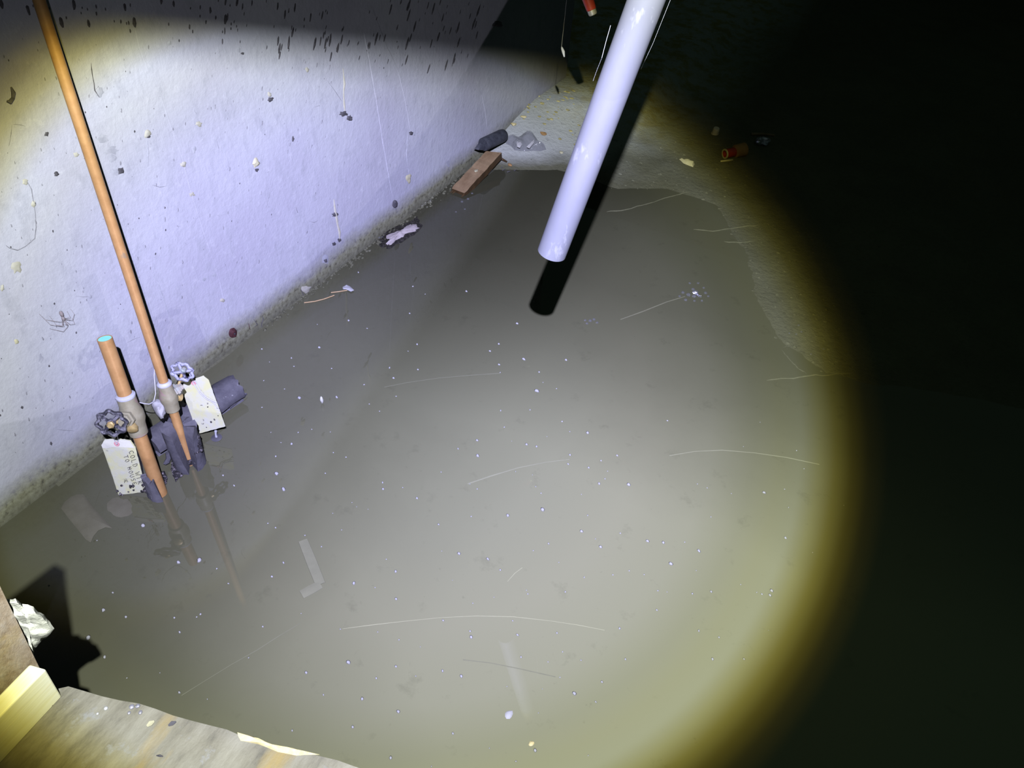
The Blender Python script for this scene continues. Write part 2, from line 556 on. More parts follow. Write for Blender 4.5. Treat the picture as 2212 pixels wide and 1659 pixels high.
def obj(name, bm, material, parent=None, smooth=True, origin=None):
    me = bpy.data.meshes.new(name)
    bmesh.ops.recalc_face_normals(bm, faces=bm.faces[:])
    if smooth:
        for e in bm.edges:
            if len(e.link_faces) == 2 and e.calc_face_angle(0.0) > 0.75:
                e.smooth = False
    if origin is not None:
        bmesh.ops.translate(bm, verts=bm.verts[:], vec=-origin)
    bm.to_mesh(me)
    bm.free()
    mats = material if isinstance(material, (list, tuple)) else [material]
    for mm in mats:
        me.materials.append(mm)
    if smooth:
        for p in me.polygons:
            p.use_smooth = True
    o = bpy.data.objects.new(name, me)
    if origin is not None:
        o.location = origin
    link(o, parent)
    return o


def tag(o, label, cat, group=None):
    o['label'] = label
    o['category'] = cat
    if group:
        o['group'] = group
    return o


def thing(name, loc, label, cat, group=None):
    o = bpy.data.objects.new(name, None)
    o.empty_display_size = 0.02
    o.location = loc
    COL.objects.link(o)
    return tag(o, label, cat, group)


def frame(d):
    d = d.normalized()
    a = Vector((0, 0, 1)) if abs(d.z) < 0.9 else Vector((1, 0, 0))
    u = a.cross(d).normalized()
    return u, d.cross(u).normalized()


def tube(bm, pts, radii, seg=10, caps=True, jitter=0.0):
    """swept tube through pts"""
    pts = [Vector(p) for p in pts]
    if isinstance(radii, (int, float)):
        radii = [radii] * len(pts)
    rings = []
    u = None
    for i, p in enumerate(pts):
        d = (pts[min(i + 1, len(pts) - 1)] - pts[max(i - 1, 0)]).normalized()
        if u is None:
            u, w = frame(d)
        else:
            u = (u - d * u.dot(d)).normalized()
            w = d.cross(u)
        rr = radii[i]
        ring = []
        for k in range(seg):
            a = 2 * math.pi * k / seg
            q = rr * (1 + (random.uniform(-jitter, jitter) if jitter else 0))
            ring.append(bm.verts.new(p + (u * math.cos(a) + w * math.sin(a)) * q))
        rings.append(ring)
    for a, b in zip(rings[:-1], rings[1:]):
        for k in range(seg):
            bm.faces.new((a[k], a[(k + 1) % seg], b[(k + 1) % seg], b[k]))
    if caps:
        bm.faces.new(rings[0][::-1])
        bm.faces.new(rings[-1])
    return rings


def lathe(bm, origin, axis, prof, seg=20, caps=True):
    """prof: list of (distance along axis, radius)"""
    axis = axis.normalized()
    u, w = frame(axis)
    rings = []
    for t, r in prof:
        rings.append([bm.verts.new(origin + axis * t + (u * math.cos(2 * math.pi * k / seg) + w * math.sin(2 * math.pi * k / seg)) * r)
                      for k in range(seg)])
    for a, b in zip(rings[:-1], rings[1:]):
        for k in range(seg):
            bm.faces.new((a[k], a[(k + 1) % seg], b[(k + 1) % seg], b[k]))
    if caps:
        bm.faces.new(rings[0][::-1])
        bm.faces.new(rings[-1])
    return rings


def hexa(bm, c):
    """box from 8 corners: 0-3 bottom loop, 4-7 top loop"""
    v = [bm.verts.new(Vector(p)) for p in c]
    for f in ((3, 2, 1, 0), (4, 5, 6, 7), (0, 1, 5, 4), (1, 2, 6, 5), (2, 3, 7, 6), (3, 0, 4, 7)):
        bm.faces.new([v[i] for i in f])
    return v


def box(bm, lo, hi):
    x0, y0, z0 = lo
    x1, y1, z1 = hi
    return hexa(bm, [(x0, y0, z0), (x1, y0, z0), (x1, y1, z0), (x0, y1, z0), (x0, y0, z1), (x1, y0, z1), (x1, y1, z1), (x0, y1, z1)])


def bevel(bm, w, seg=2):
    bmesh.ops.bevel(bm, geom=bm.edges[:] + bm.verts[:], offset=w, segments=seg, affect='EDGES', profile=0.5)


def subdivide_outline(pts, n=1):
    for _ in range(n):
        out = []
        for a, b in zip(pts, pts[1:] + pts[:1]):
            out += [a, (a + b) / 2]
        pts = out
    return pts


def pillow(bm, outline, nrm, thick, rings=4, rough_n=0.25, nscale=40, back=0.25, jag=0.0):
    """solid lump grown from a 3-D outline: bulges by `thick` along nrm, by back*thick behind"""
    pts = [Vector(p) for p in outline]
    c = sum(pts, Vector()) / len(pts)
    if jag:
        pts = [c + (p - c) * (1 + random.uniform(-jag, jag)) for p in pts]
    nrm = nrm.normalized()
    n = len(pts)

    def layer(sign, amt):
        rr = []
        for k in range(1, rings + 1):
            s = 1 - k / (rings + 1)
            h = amt * math.sqrt(1 - s * s)
            ring = []
            for p in pts:
                q = c + (p - c) * s
                ring.append(bm.verts.new(q + nrm * sign * h * (1 + rough_n * 2 * mnoise.noise(q * nscale))))
            rr.append(ring)
        top = bm.verts.new(c + nrm * sign * amt * (1 + rough_n * 2 * mnoise.noise(c * nscale)))
        return rr, top
    rim = [bm.verts.new(p) for p in pts]
    for sign, amt in ((1, thick), (-1, thick * back)):
        rr, top = layer(sign, amt)
        prev = rim
        for ring in rr:
            for k in range(n):
                bm.faces.new((prev[k], prev[(k + 1) % n], ring[(k + 1) % n], ring[k]))
            prev = ring
        for k in range(n):
            bm.faces.new((prev[k], prev[(k + 1) % n], top))


def slab(bm, outline, nrm, thick):
    """flat sheet of given thickness from an outline"""
    a = [bm.verts.new(Vector(p)) for p in outline]
    b = [bm.verts.new(Vector(p) + nrm * thick) for p in outline]
    n = len(a)
    bm.faces.new(a[::-1])
    bm.faces.new(b)
    for k in range(n):
        bm.faces.new((a[k], a[(k + 1) % n], b[(k + 1) % n], b[k]))


def blob(bm, c, r, sub=2, amp=0.2, ns=60, squash=(1, 1, 1)):
    v0 = len(bm.verts)
    g = bmesh.ops.create_icosphere(bm, subdivisions=sub, radius=1.0)
    for v in g['verts']:
        d = v.co.copy()
        k = r * (1 + amp * 2 * mnoise.noise((c + d * r) * ns))
        v.co = c + Vector((d.x * k * squash[0], d.y * k * squash[1], d.z * k * squash[2]))


def wallpts(px):
    return [W(x, y) for x, y in px]


UP = Vector((0, 0, 1))
OUT = Vector((1, 0, 0))

# ------------------------------------------------------------------ the setting
WALL_END = 2.93
bm = bmesh.new()
box(bm, (-0.22, -1.6, -0.25), (0.0, WALL_END, 2.4))
wall = obj('wall_left', bm, MT['wall'], smooth=False)
wall['kind'] = 'structure'
bm = bmesh.new()
box(bm, (-2.0, 6.0, -0.25), (5.0, 6.2, 2.4))
o = obj('wall_far', bm, MT['dark_concrete'], smooth=False); o['kind'] = 'structure'
bm = bmesh.new()
box(bm, (-2.2, WALL_END - 0.2, -0.25), (-0.22, WALL_END, 2.4))
o = obj('wall_corner', bm, MT['dark_concrete'], smooth=False); o['kind'] = 'structure'
bm = bmesh.new()
box(bm, (-2.2, WALL_END, -0.25), (-2.0, 6.2, 2.4))
o = obj('wall_side', bm, MT['dark_concrete'], smooth=False); o['kind'] = 'structure'
bm = bmesh.new()
box(bm, (5.0, -1.6, -0.25), (5.2, 6.2, 2.4))
o = obj('wall_right', bm, MT['dark_concrete'], smooth=False); o['kind'] = 'structure'
# floor: height field that dips below the water and rises to a mud bank at the far and right side
SHORE = [G(960, 372), G(1004, 345), G(1058, 366), G(1206, 360), G(1330, 400), G(1440, 402), G(1560, 440), G(1600, 520), G(1640, 640),
         G(1700, 740), G(1790, 800), G(1900, 830), G(2100, 850), G(2400, 900)]


def shore_dist(x, y):
    """signed distance: positive on the bank"""
    best, sgn = 1e9, -1
    for a, b in zip(SHORE[:-1], SHORE[1:]):
        d = Vector((b.x - a.x, b.y - a.y))
        p = Vector((x - a.x, y - a.y))
        t = max(0, min(1, p.dot(d) / d.length_squared))
        q = p - d * t
        if q.length < best:
            best = q.length
            sgn = 1 if d.x * p.y - d.y * p.x > 0 else -1
    return best * sgn


def floor_z(x, y):
    s = shore_dist(x, y)
    n = mnoise.noise(Vector((x * 3, y * 3, 0))) * 0.010 + mnoise.noise(Vector((x * 11, y * 11, 3))) * 0.004
    if s > 0:
        g = max(0.0, min(1.0, (0.42 - x) / 0.30))
        return 0.002 + min(0.085, s * (0.04 + 0.20 * g)) + n * min(1, 0.35 + s * 3)
    return -0.022 * min(1, -s / 0.18) + 0.002 + n * 0.35


def nodes_1d(a, b, fine0, fine1, cs, fs):
    out, t = [], a
    while t < b:
        out.append(t)
        t += fs if fine0 <= t < fine1 else cs
    out.append(b)
    return out


XS = nodes_1d(-2.2, 5.2, -0.05, 2.2, 0.25, 0.03)
YS = nodes_1d(-1.8, 6.2, 0.1, 3.6, 0.25, 0.03)
bm = bmesh.new()
grid = [[bm.verts.new((x, y, floor_z(x, y))) for y in YS] for x in XS]
for i in range(len(XS) - 1):
    for j in range(len(YS) - 1):
        bm.faces.new((grid[i][j], grid[i + 1][j], grid[i + 1][j + 1], grid[i][j + 1]))
floor = obj('floor', bm, MT['floor'])
floor['kind'] = 'structure'

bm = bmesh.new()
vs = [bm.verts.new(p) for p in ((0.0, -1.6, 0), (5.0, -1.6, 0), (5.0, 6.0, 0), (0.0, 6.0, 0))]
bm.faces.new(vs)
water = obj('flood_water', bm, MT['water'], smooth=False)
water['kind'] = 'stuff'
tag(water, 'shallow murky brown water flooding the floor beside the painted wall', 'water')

# ---- details that belong to the wall: drips, plugs, crumbs, scuffs, cracks
def wall_tube(name, px, r, material, seg=6, sink=0.5, wob=0.0):
    pts = []
    src = [Vector((x, y, 0)) for x, y in px]
    n = max(2, int(sum((b - a).length for a, b in zip(src[:-1], src[1:])) / 12))
    for a, b in zip(src[:-1], src[1:]):
        m_ = max(1, int((b - a).length / 12))
        for k in range(m_):
            pts.append(a.lerp(b, k / m_))
    pts.append(src[-1])
    P, R = [], []
    for k, p in enumerate(pts):
        w_ = W(p.x + random.uniform(-wob, wob), p.y + random.uniform(-wob, wob))
        rr = r * random.uniform(0.65, 1.25)
        if k in (0, len(pts) - 1):
            rr *= 0.4
        P.append(w_ + OUT * rr * (1 - 2 * sink) * 0.5)
        R.append(rr)
    b = bmesh.new()
    tube(b, P, R, seg)
    return obj(name, b, material, wall)


DRIPS = [([(292, 60), (302, 105), (322, 155), (348, 210), (375, 290), (395, 345), (414, 420), (440, 500), (470, 590), (490, 672), (498, 708)], 0.0020, 'drip', 0.5),
         ([(786, 70), (798, 130), (812, 210), (826, 300), (838, 370), (848, 425)], 0.0030, 'drip', 0.3),
         ([(858, 150), (872, 200), (880, 245), (886, 283)], 0.0020, 'drip', 0.8),
         ([(880, 290), (878, 330), (884, 380)], 0.0014, 'grey_patch', 0.8),
         ([(1041, 205), (1048, 240), (1053, 280)], 0.0022, 'drip', 0.4),
         ([(741, 148), (743, 180), (742, 215), (745, 240)], 0.0028, 'drip_tan', 0.6),
         ([(721, 430), (726, 470), (733, 500), (734, 523)], 0.0034, 'drip_tan', 0.6),
         ([(410, 630), (425, 672), (440, 705), (452, 742)], 0.0010, 'grey_patch', 0.8),
         ([(318, 300), (320, 330), (319, 358)], 0.0014, 'grey_patch', 0.6),
         ([(338, 600), (352, 640), (372, 700)], 0.0012, 'grey_patch', 0.8)]
for px, r, mk, wob in DRIPS:
    wall_tube('mortar_drip', px, r, MT['wall'] if mk == 'drip' else MT[mk], wob=wob, sink=0.9 if mk == 'drip' else 0.5)
CRACKS = [([(24, 188), (28, 200), (27, 212), (20, 221), (14, 219)], 0.0040),
          ([(58, 392), (68, 410), (72, 435), (77, 462), (78, 490), (75, 515), (55, 533), (38, 541), (20, 536), (13, 530)], 0.0014),
          ([(26, 268), (24, 290), (20, 315)], 0.0010), ([(28, 268), (45, 270), (54, 272)], 0.0010),
          ([(196, 135), (200, 165), (205, 195), (215, 210)], 0.0016), ([(205, 195), (212, 186), (220, 205)], 0.0014),
          ([(602, 373), (590, 390), (584, 410), (575, 452)], 0.0011), ([(572, 375), (582, 370)], 0.0012),
          ([(706, 174), (720, 192), (738, 218)], 0.0010), ([(802, 10), (818, 55), (838, 105), (860, 150)], 0.0011),
          ([(727, 430), (729, 445), (726, 458), (732, 480)], 0.0010),
          ([(420, 238), (424, 246)], 0.0012), ([(468, 303), (472, 320)], 0.0014), ([(680, 232), (690, 228)], 0.0012),
          ([(330, 400), (345, 404), (360, 402)], 0.0009), ([(630, 300), (634, 306)], 0.0016),
          ([(164, 640), (180, 642), (196, 640)], 0.0007), ([(275, 740), (290, 733), (303, 728)], 0.0008),
          ([(124, 928), (140, 929), (160, 931)], 0.0009), ([(300, 890), (325, 895), (345, 905)], 0.0012),
          ([(640, 448), (643, 460)], 0.0018), ([(668, 478), (678, 481), (688, 476)], 0.0010),
          ([(566, 680), (569, 690), (564, 700), (567, 710)], 0.0024), ([(548, 690), (556, 700), (550, 705)], 0.0018),
          ([(650, 625), (656, 640), (648, 648)], 0.0022), ([(940, 1), (945, 20), (958, 60)], 0.0010)]
for px, r in CRACKS:
    wall_tube('crack', px, r if r > 0.003 else r * 0.62, MT['dirt'] if r > 0.0015 else MT['hair_line'], seg=5, wob=0.6)
wall_tube('root_tip', [(537, 699), (540, 712)], 0.0022, MT['rust_plug'], seg=6)


def wall_disc(name, px, py, rw, rh, th, material, jag=0.35, n=13, rot=0.0):
    mk_flat = name == 'scuff'
    c = W(px, py)
    s = depth_of(c) / F
    pts = []
    for k in range(n):
        a = 2 * math.pi * k / n
        q = 1 + random.uniform(-jag, jag)
        dx, dy = rw * math.cos(a) * q, rh * math.sin(a) * q
        pts.append(W(px + dx * math.cos(rot) - dy * math.sin(rot), py + dx * math.sin(rot) + dy * math.cos(rot)))
    b = bmesh.new()
    pillow(b, pts, OUT, th * (0.18 if mk_flat else 0.6), rings=2, rough_n=0.3, nscale=120, back=0.4)
    return obj(name, b, material, wall)


for (px, py, rw, rh, th, mk) in [(261, 370, 6, 8, 0.004, 'dirt'), (250, 372, 8, 9, 0.002, 'grey_patch'), (122, 376, 5, 5, 0.004, 'dirt'), (100, 290, 5, 5, 0.003, 'dirt'),
                             (318, 290, 7, 9, 0.005, 'drip_tan'), (320, 295, 5, 3, 0.004, 'dirt'), (396, 355, 6, 6, 0.004, 'drip_tan'),
                             (585, 215, 6, 5, 0.004, 'dirt'), (582, 204, 5, 6, 0.004, 'drip_tan'), (633, 300, 3, 6, 0.003, 'dirt'),
                             (553, 352, 8, 9, 0.007, 'cream'), (555, 367, 4, 4, 0.004, 'dirt'), (419, 324, 4, 8, 0.003, 'grey_patch'),
                             (430, 268, 7, 5, 0.003, 'drip_tan'), (882, 385, 6, 10, 0.006, 'cream'), (36, 577, 12, 13, 0.003, 'drip_tan'),
                             (36, 738, 5, 6, 0.003, 'cream'), (195, 641, 5, 5, 0.003, 'grey_patch'), (5, 622, 4, 6, 0.003, 'drip_tan'),
                             (742, 246, 8, 6, 0.005, 'dirt'), (756, 256, 6, 7, 0.005, 'dirt'), (888, 288, 4, 4, 0.004, 'dirt'),
                             (724, 464, 7, 5, 0.004, 'dirt'), (734, 518, 4, 6, 0.004, 'dirt'), (722, 527, 5, 4, 0.003, 'dirt'),
                             (968, 353, 4, 7, 0.002, 'grey_patch'), (238, 325, 17, 9, 0.0015, 'grey_patch'), (222, 300, 14, 8, 0.0015, 'grey_patch'),
                             (240, 342, 10, 8, 0.0015, 'grey_patch'), (165, 334, 6, 5, 0.002, 'drip_tan'), (54, 393, 6, 6, 0.003, 'drip_tan'),
                             (72, 440, 5, 7, 0.003, 'drip_tan'), (516, 108, 4, 6, 0.003, 'grey_patch'), (524, 115, 3, 3, 0.003, 'dirt'),
                             (663, 150, 4, 6, 0.003, 'drip_tan'), (366, 93, 4, 5, 0.003, 'grey_patch'), (88, 775, 6, 9, 0.002, 'grey_patch'),
                             (415, 420, 6, 5, 0.002, 'drip_tan'), (842, 357, 3, 4, 0.003, 'grey_patch'), (703, 560, 8, 9, 0.004, 'grey_patch'),
                             (703, 563, 4, 4, 0.006, 'dirt'), (660, 625, 11, 9, 0.004, 'drip_tan'), (463, 594, 5, 4, 0.002, 'grey_patch'),
                             (441, 603, 5, 4, 0.002, 'grey_patch'), (481, 649, 5, 4, 0.003, 'drip_tan'), 
                             (600, 722, 5, 9, 0.003, 'dirt'), (215, 200, 8, 10, 0.002, 'grey_patch'), (48, 880, 3, 3, 0.002, 'dirt'), (110, 958, 3, 4, 0.002, 'dirt'),
                             (1074, 52, 12, 6, 0.006, 'dirt')]:  # the last disc paints the notch in the diagonal shadow edge
    wall_disc('crumb_and_shade_notch' if mk != 'grey_patch' else 'scuff', px, py, rw, rh, th, MT[mk])
# two old tie plugs near the tide line
wall_disc('tie_plug', 503, 719, 9, 11, 0.010, MT['rust_plug'], 0.08, 14)
wall_disc('tie_plug', 853, 441, 6, 9, 0.010, MT['dirt'], 0.08, 14)
wall_disc('plug_centre', 504, 720, 3, 3, 0.014, MT['dirt'], 0.08, 8)

# countless mortar specks; the upper ones carry bump shadows in shape and colour
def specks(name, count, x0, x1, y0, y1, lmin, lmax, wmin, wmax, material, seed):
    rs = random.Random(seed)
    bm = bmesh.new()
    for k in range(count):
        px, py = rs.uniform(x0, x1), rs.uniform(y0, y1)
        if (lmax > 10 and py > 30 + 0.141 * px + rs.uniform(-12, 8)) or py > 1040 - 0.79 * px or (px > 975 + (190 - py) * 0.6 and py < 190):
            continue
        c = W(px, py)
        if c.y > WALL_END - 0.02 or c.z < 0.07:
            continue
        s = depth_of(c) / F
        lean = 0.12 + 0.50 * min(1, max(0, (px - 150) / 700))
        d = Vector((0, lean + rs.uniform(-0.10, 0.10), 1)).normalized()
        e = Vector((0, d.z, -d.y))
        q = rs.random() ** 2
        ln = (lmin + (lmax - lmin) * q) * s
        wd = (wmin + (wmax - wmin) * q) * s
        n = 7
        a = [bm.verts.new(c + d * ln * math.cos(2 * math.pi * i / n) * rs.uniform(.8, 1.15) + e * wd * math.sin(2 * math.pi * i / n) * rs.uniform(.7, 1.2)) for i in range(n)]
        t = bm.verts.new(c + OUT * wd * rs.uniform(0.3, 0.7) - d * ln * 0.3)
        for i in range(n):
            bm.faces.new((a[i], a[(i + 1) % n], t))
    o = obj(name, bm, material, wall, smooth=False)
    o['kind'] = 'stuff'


specks('bump_shade_specks', 150, 480, 1085, 0, 165, 3.5, 15, 1.3, 4.0, MT['dirt'], 11)  # dark streaks painted as raking shadows of wall bumps, next call too
specks('bump_shade_specks', 55, 0, 520, 0, 70, 3.0, 14, 1.6, 5.5, MT['dirt'], 12)
specks('mortar_specks', 420, 0, 1100, 80, 980, 1.6, 6, 0.8, 1.8, MT['hair_line'], 13)
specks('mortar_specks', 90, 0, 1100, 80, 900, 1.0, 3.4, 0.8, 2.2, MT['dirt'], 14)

# joist that trims the top of the light beam (just above the frame)
jd = Vector((0.699, 0.715, 0.05)).normalized()
jn = Vector((-0.715, 0.699, 0)).normalized()
jc = TORCH + jn * 0.235 + Vector((0, 0, -0.1352))
bm = bmesh.new()
a0, a1 = jc - jd * 0.9, jc + jd * 0.9
th = 0.038
hexa(bm, [a0, a1, a1 + jn * th, a0 + jn * th, a0 + UP * 0.19, a1 + UP * 0.19, a1 + jn * th + UP * 0.19, a0 + jn * th + UP * 0.19])
bevel(bm, 0.002, 1)
o = obj('floor_joist', bm, MT['joist'], smooth=False, origin=jc)
tag(o, 'rough sawn timber joist above the open hatch', 'joist')

# ------------------------------------------------------------------ deck in the foreground
DZ = 0.46
PC = G(135, 1478, DZ)
pe = G(780, 1659, DZ)
edge = (pe - PC).normalized()
lb0, lb1 = G(134, 1505, DZ), G(0, 1650, DZ)
ldir = (lb1 - lb0).normalized()
inn = Vector((edge.y, -edge.x, 0))
if inn.dot(CAM - PC) < 0:
    inn = -inn
bm = bmesh.new()
rimpts = []
far_r = PC + edge * 1.05
rimpts.append(PC + ldir * 0.020 + edge * -0.004)
rimpts.append(PC + ldir * 0.006)
rimpts.append(PC + edge * 0.008 + inn * 0.0005)
nseg = 46
for k in range(1, nseg + 1):
    t = 0.03 + (1.05 - 0.03) * k / nseg
    w_ = 0.0035 * mnoise.noise(Vector((t * 14, 0, 0))) + 0.002 * mnoise.noise(Vector((t * 55, 2, 0)))
    rimpts.append(PC + edge * t + inn * w_)
rimpts.append(far_r + inn * 0.7)
rimpts.append(PC + ldir * 0.75)
slab(bm, rimpts, Vector((0, 0, -1)), 0.019)
o = obj('plywood_sheet', bm, MT['ply'], smooth=False, origin=PC)
tag(o, 'stained grey plywood sheet with a chipped far edge in the foreground', 'plywood')

# upright pine batten lying on the plywood, on its edge
thick = Vector((ldir.y, -ldir.x, 0))
if thick.dot(CAM - PC) > 0:
    thick = -thick
bh, bt = 0.062, 0.020
s0 = lb0
s1 = lb0 + ldir * 0.62
bm = bmesh.new()
hexa(bm, [s0, s1, s1 + thick * bt, s0 + thick * bt, s0 + UP * bh - ldir * 0.004, s1 + UP * bh, s1 + thick * bt + UP * bh, s0 + thick * bt + UP * bh])
bevel(bm, 0.0018, 2)
o = obj('pine_batten', bm, MT['pine'], smooth=False)
# local frame so the grain follows the length
mx = Matrix.Identity(4)
for i in range(3):
    mx[i][0], mx[i][1], mx[i][2], mx[i][3] = ldir[i], thick[i], UP[i], s0[i]
# right-handed check
if mx.to_3x3().determinant() < 0:
    for i in range(3):
        mx[i][1] = -mx[i][1]
o.data.transform(mx.inverted())
o.matrix_world = mx
tag(o, 'pale yellow new pine batten on edge on the plywood corner', 'batten')

# weathered brown board behind the batten
p1 = DP(79, 1443, 0.885)
p2 = DP(2, 1288, 0.745)
p1 = p1 + thick * 0.012
p2 = p2 + thick * 0.002
side = (ldir * 1.0 + thick * 0.15).normalized()
bk = thick * 0.014
p1b = p1 - UP * 0.07
p2 = p2 + (p2 - p1) * 1.05
bm = bmesh.new()
hexa(bm, [p1b, p1b + side * 0.6, p1b + side * 0.6 + bk, p1b + bk, p2, p2 + side * 0.6, p2 + side * 0.6 + bk, p2 + bk])
bmesh.ops.subdivide_edges(bm, edges=bm.edges[:], cuts=6, use_grid_fill=True)
for v in bm.verts:
    v.co += thick * 0.002 * mnoise.noise(v.co * 60)
o = obj('brown_board', bm, MT['board'], origin=p1b, smooth=False)
tag(o, 'weathered brown rough board standing behind the pale pine batten', 'board')

# foam lump squeezed out behind the board
fo = [(-8, 1292), (18, 1293), (34, 1294), (48, 1304), (60, 1305), (72, 1311), (82, 1321), (95, 1328), (106, 1342), (117, 1358), (108, 1369), (98, 1379),
      (92, 1381), (84, 1391), (74, 1404), (72, 1420), (78, 1440), (52, 1432), (36, 1400), (22, 1370), (6, 1335), (-10, 1310)]
pts = []
for i, (x, y) in enumerate(fo):
    d = 0.762 + (y - 1288) / 155 * 0.14
    pts.append(DP(x, y, d))
pts = subdivide_outline(pts, 1)
bm = bmesh.new()
pillow(bm, pts, -raydir(70, 1350), 0.022, rings=6, rough_n=0.55, nscale=55, back=1.2, jag=0.02)
o = obj('spray_foam', bm, MT['foam'], origin=sum(pts, Vector()) / len(pts))
tag(o, 'pale yellow lump of insulation foam stuck to the brown board', 'foam')

# litter on the plywood
def lump(name, px, py, z, r, material, label, cat, group=None, squash=(1, 1, 0.6), sub=2, amp=0.25, ns=120):
    c = G(px, py, z)
    b = bmesh.new()
    rad = r * depth_of(c) / F
    blob(b, c + UP * rad * squash[2] * 0.75, rad, sub, amp, ns / 1.0, squash)
    o = obj(name, b, material, origin=c)
    return tag(o, label, cat, group)


lump('plaster_crumb', 229, 1531, DZ, 4, MT['fleck'], 'bright white crumb on the plywood beside the pine batten', 'crumb')
lump('plaster_crumb', 211, 1542, DZ, 2.6, MT['fleck'], 'tiny cream crumb left of the bright one on the plywood', 'crumb')
for k, (x, y, r) in enumerate([(284, 1528, 5), (298, 1527, 4.5), (303, 1539, 4.5), (279, 1540, 3.5)]):
    lump('glass_bead', x, y, DZ, r, MT['foil'], 'one of the glittering grey grains clustered at the plywood edge', 'grain', 'glittering grains on the plywood', amp=0.35)
c0, c1 = G(364, 1567, DZ + .002), G(380, 1559, DZ + .002)
bm = bmesh.new(); tube(bm, [c0, c0.lerp(c1, .5) + UP * .001, c1], [0.0012, 0.0028, 0.001], 6)
tag(obj('bark_chip', bm, MT['grey_foam'], origin=c0), 'dark purple sliver on the orange stain of the plywood', 'chip')
c0, c1 = G(318, 1568, DZ + .002), G(333, 1558, DZ + .002)
bm = bmesh.new(); tube(bm, [c0, c0.lerp(c1, .5) + UP * .001, c1], [0.0015, 0.0032, 0.0012], 6)
tag(obj('wood_chip', bm, MT['cream'], origin=c0), 'pale tan wood chip on the orange stain of the plywood', 'chip')
c0, c1 = G(338, 1632, DZ + .001), G(352, 1634, DZ + .001)
bm = bmesh.new(); tube(bm, [c0, c0.lerp(c1, .5) + UP * .001, c1], [0.0006, 0.0014, 0.0006], 6)
tag(obj('wood_splinter', bm, MT['dirt'], origin=c0), 'thin dark splinter near the bottom edge on the plywood', 'splinter')
# torn strip of veneer on the far edge
ve = [G(513, 1582, DZ), G(545, 1590, DZ), G(580, 1606, DZ), G(640, 1618, DZ), G(690, 1630, DZ), G(640, 1632, DZ), G(600, 1624, DZ), G(560, 1608, DZ), G(520, 1600, DZ)]
bm = bmesh.new()
pillow(bm, subdivide_outline(ve, 1), UP, 0.003, rings=2, rough_n=0.4, nscale=120, back=0.1, jag=0.03)
tag(obj('veneer_strip', bm, MT['fleck_tan'], origin=ve[0]), 'torn orange veneer strip along the plywood far edge', 'veneer')

# ------------------------------------------------------------------ copper pipes with stop valves
def wheel(name, parent, c, axis, rad, material, hub_mat, lobes=8):
    axis = axis.normalized()
    u, w = frame(axis)
    bm = bmesh.new()
    ring = []
    n = lobes * 6
    for k in range(n):
        a = 2 * math.pi * k / n
        rr = rad * (1 + 0.10 * math.cos(lobes * a))
        ring.append(c + (u * math.cos(a) + w * math.sin(a)) * rr)
    rr_ = []
    for k, p in enumerate(ring):
        d = (p - c).normalized()
        rt = rad * 0.17
        rr_.append([bm.verts.new(p + (d * math.cos(2 * math.pi * j / 8) + axis * math.sin(2 * math.pi * j / 8)) * rt) for j in range(8)])
    for k in range(n):
        a_, b_ = rr_[k], rr_[(k + 1) % n]
        for j in range(8):
            bm.faces.new((a_[j], a_[(j + 1) % 8], b_[(j + 1) % 8], b_[j]))
    for k in range(4):
        a = 2 * math.pi * (k + 0.5) / 4
        p = c + (u * math.cos(a) + w * math.sin(a)) * rad
        tube(bm, [c, p], rad * 0.15, 6)
    lathe(bm, c - axis * rad * 0.2, axis, [(0, rad * 0.34), (rad * 0.4, rad * 0.34)], 12)
    h = obj(name, bm, material, parent)
    bm = bmesh.new()
    lathe(bm, c + axis * rad * 0.15, axis, [(0, rad * 0.30), (rad * 0.22, rad * 0.30), (rad * 0.30, rad * 0.2), (rad * 0.40, rad * 0.18)], 6)
    nut = obj('wheel_nut', bm, hub_mat, h)
    return h


def hollow(bm, a, b, ro, ri, seg=24):
    """open pipe with wall thickness"""
    d = (b - a).normalized()
    u, w = frame(d)
    R = []
    for p, r in ((a, ro), (b, ro), (b, ri), (a, ri)):
        R.append([bm.verts.new(p + (u * math.cos(2 * math.pi * k / seg) + w * math.sin(2 * math.pi * k / seg)) * r) for k in range(seg)])
    for i in range(4):
        x, y = R[i], R[(i + 1) % 4]
        for k in range(seg):
            bm.faces.new((x[k], x[(k + 1) % seg], y[(k + 1) % seg], y[k]))


def on_axis(B, T, px, py):
    """point of the pipe axis seen nearest to a pixel row"""
    best, bt = 1e9, 0
    for k in range(401):
        t = k / 400
        P = B.lerp(T, t)
        v = P - CAM
        q = Vector((v.dot(right), v.dot(down), v.dot(fwd)))
        yy = CY + F * q.y / q.z
        if abs(yy - py) < best:
            best, bt = abs(yy - py), t
    return B.lerp(T, bt)


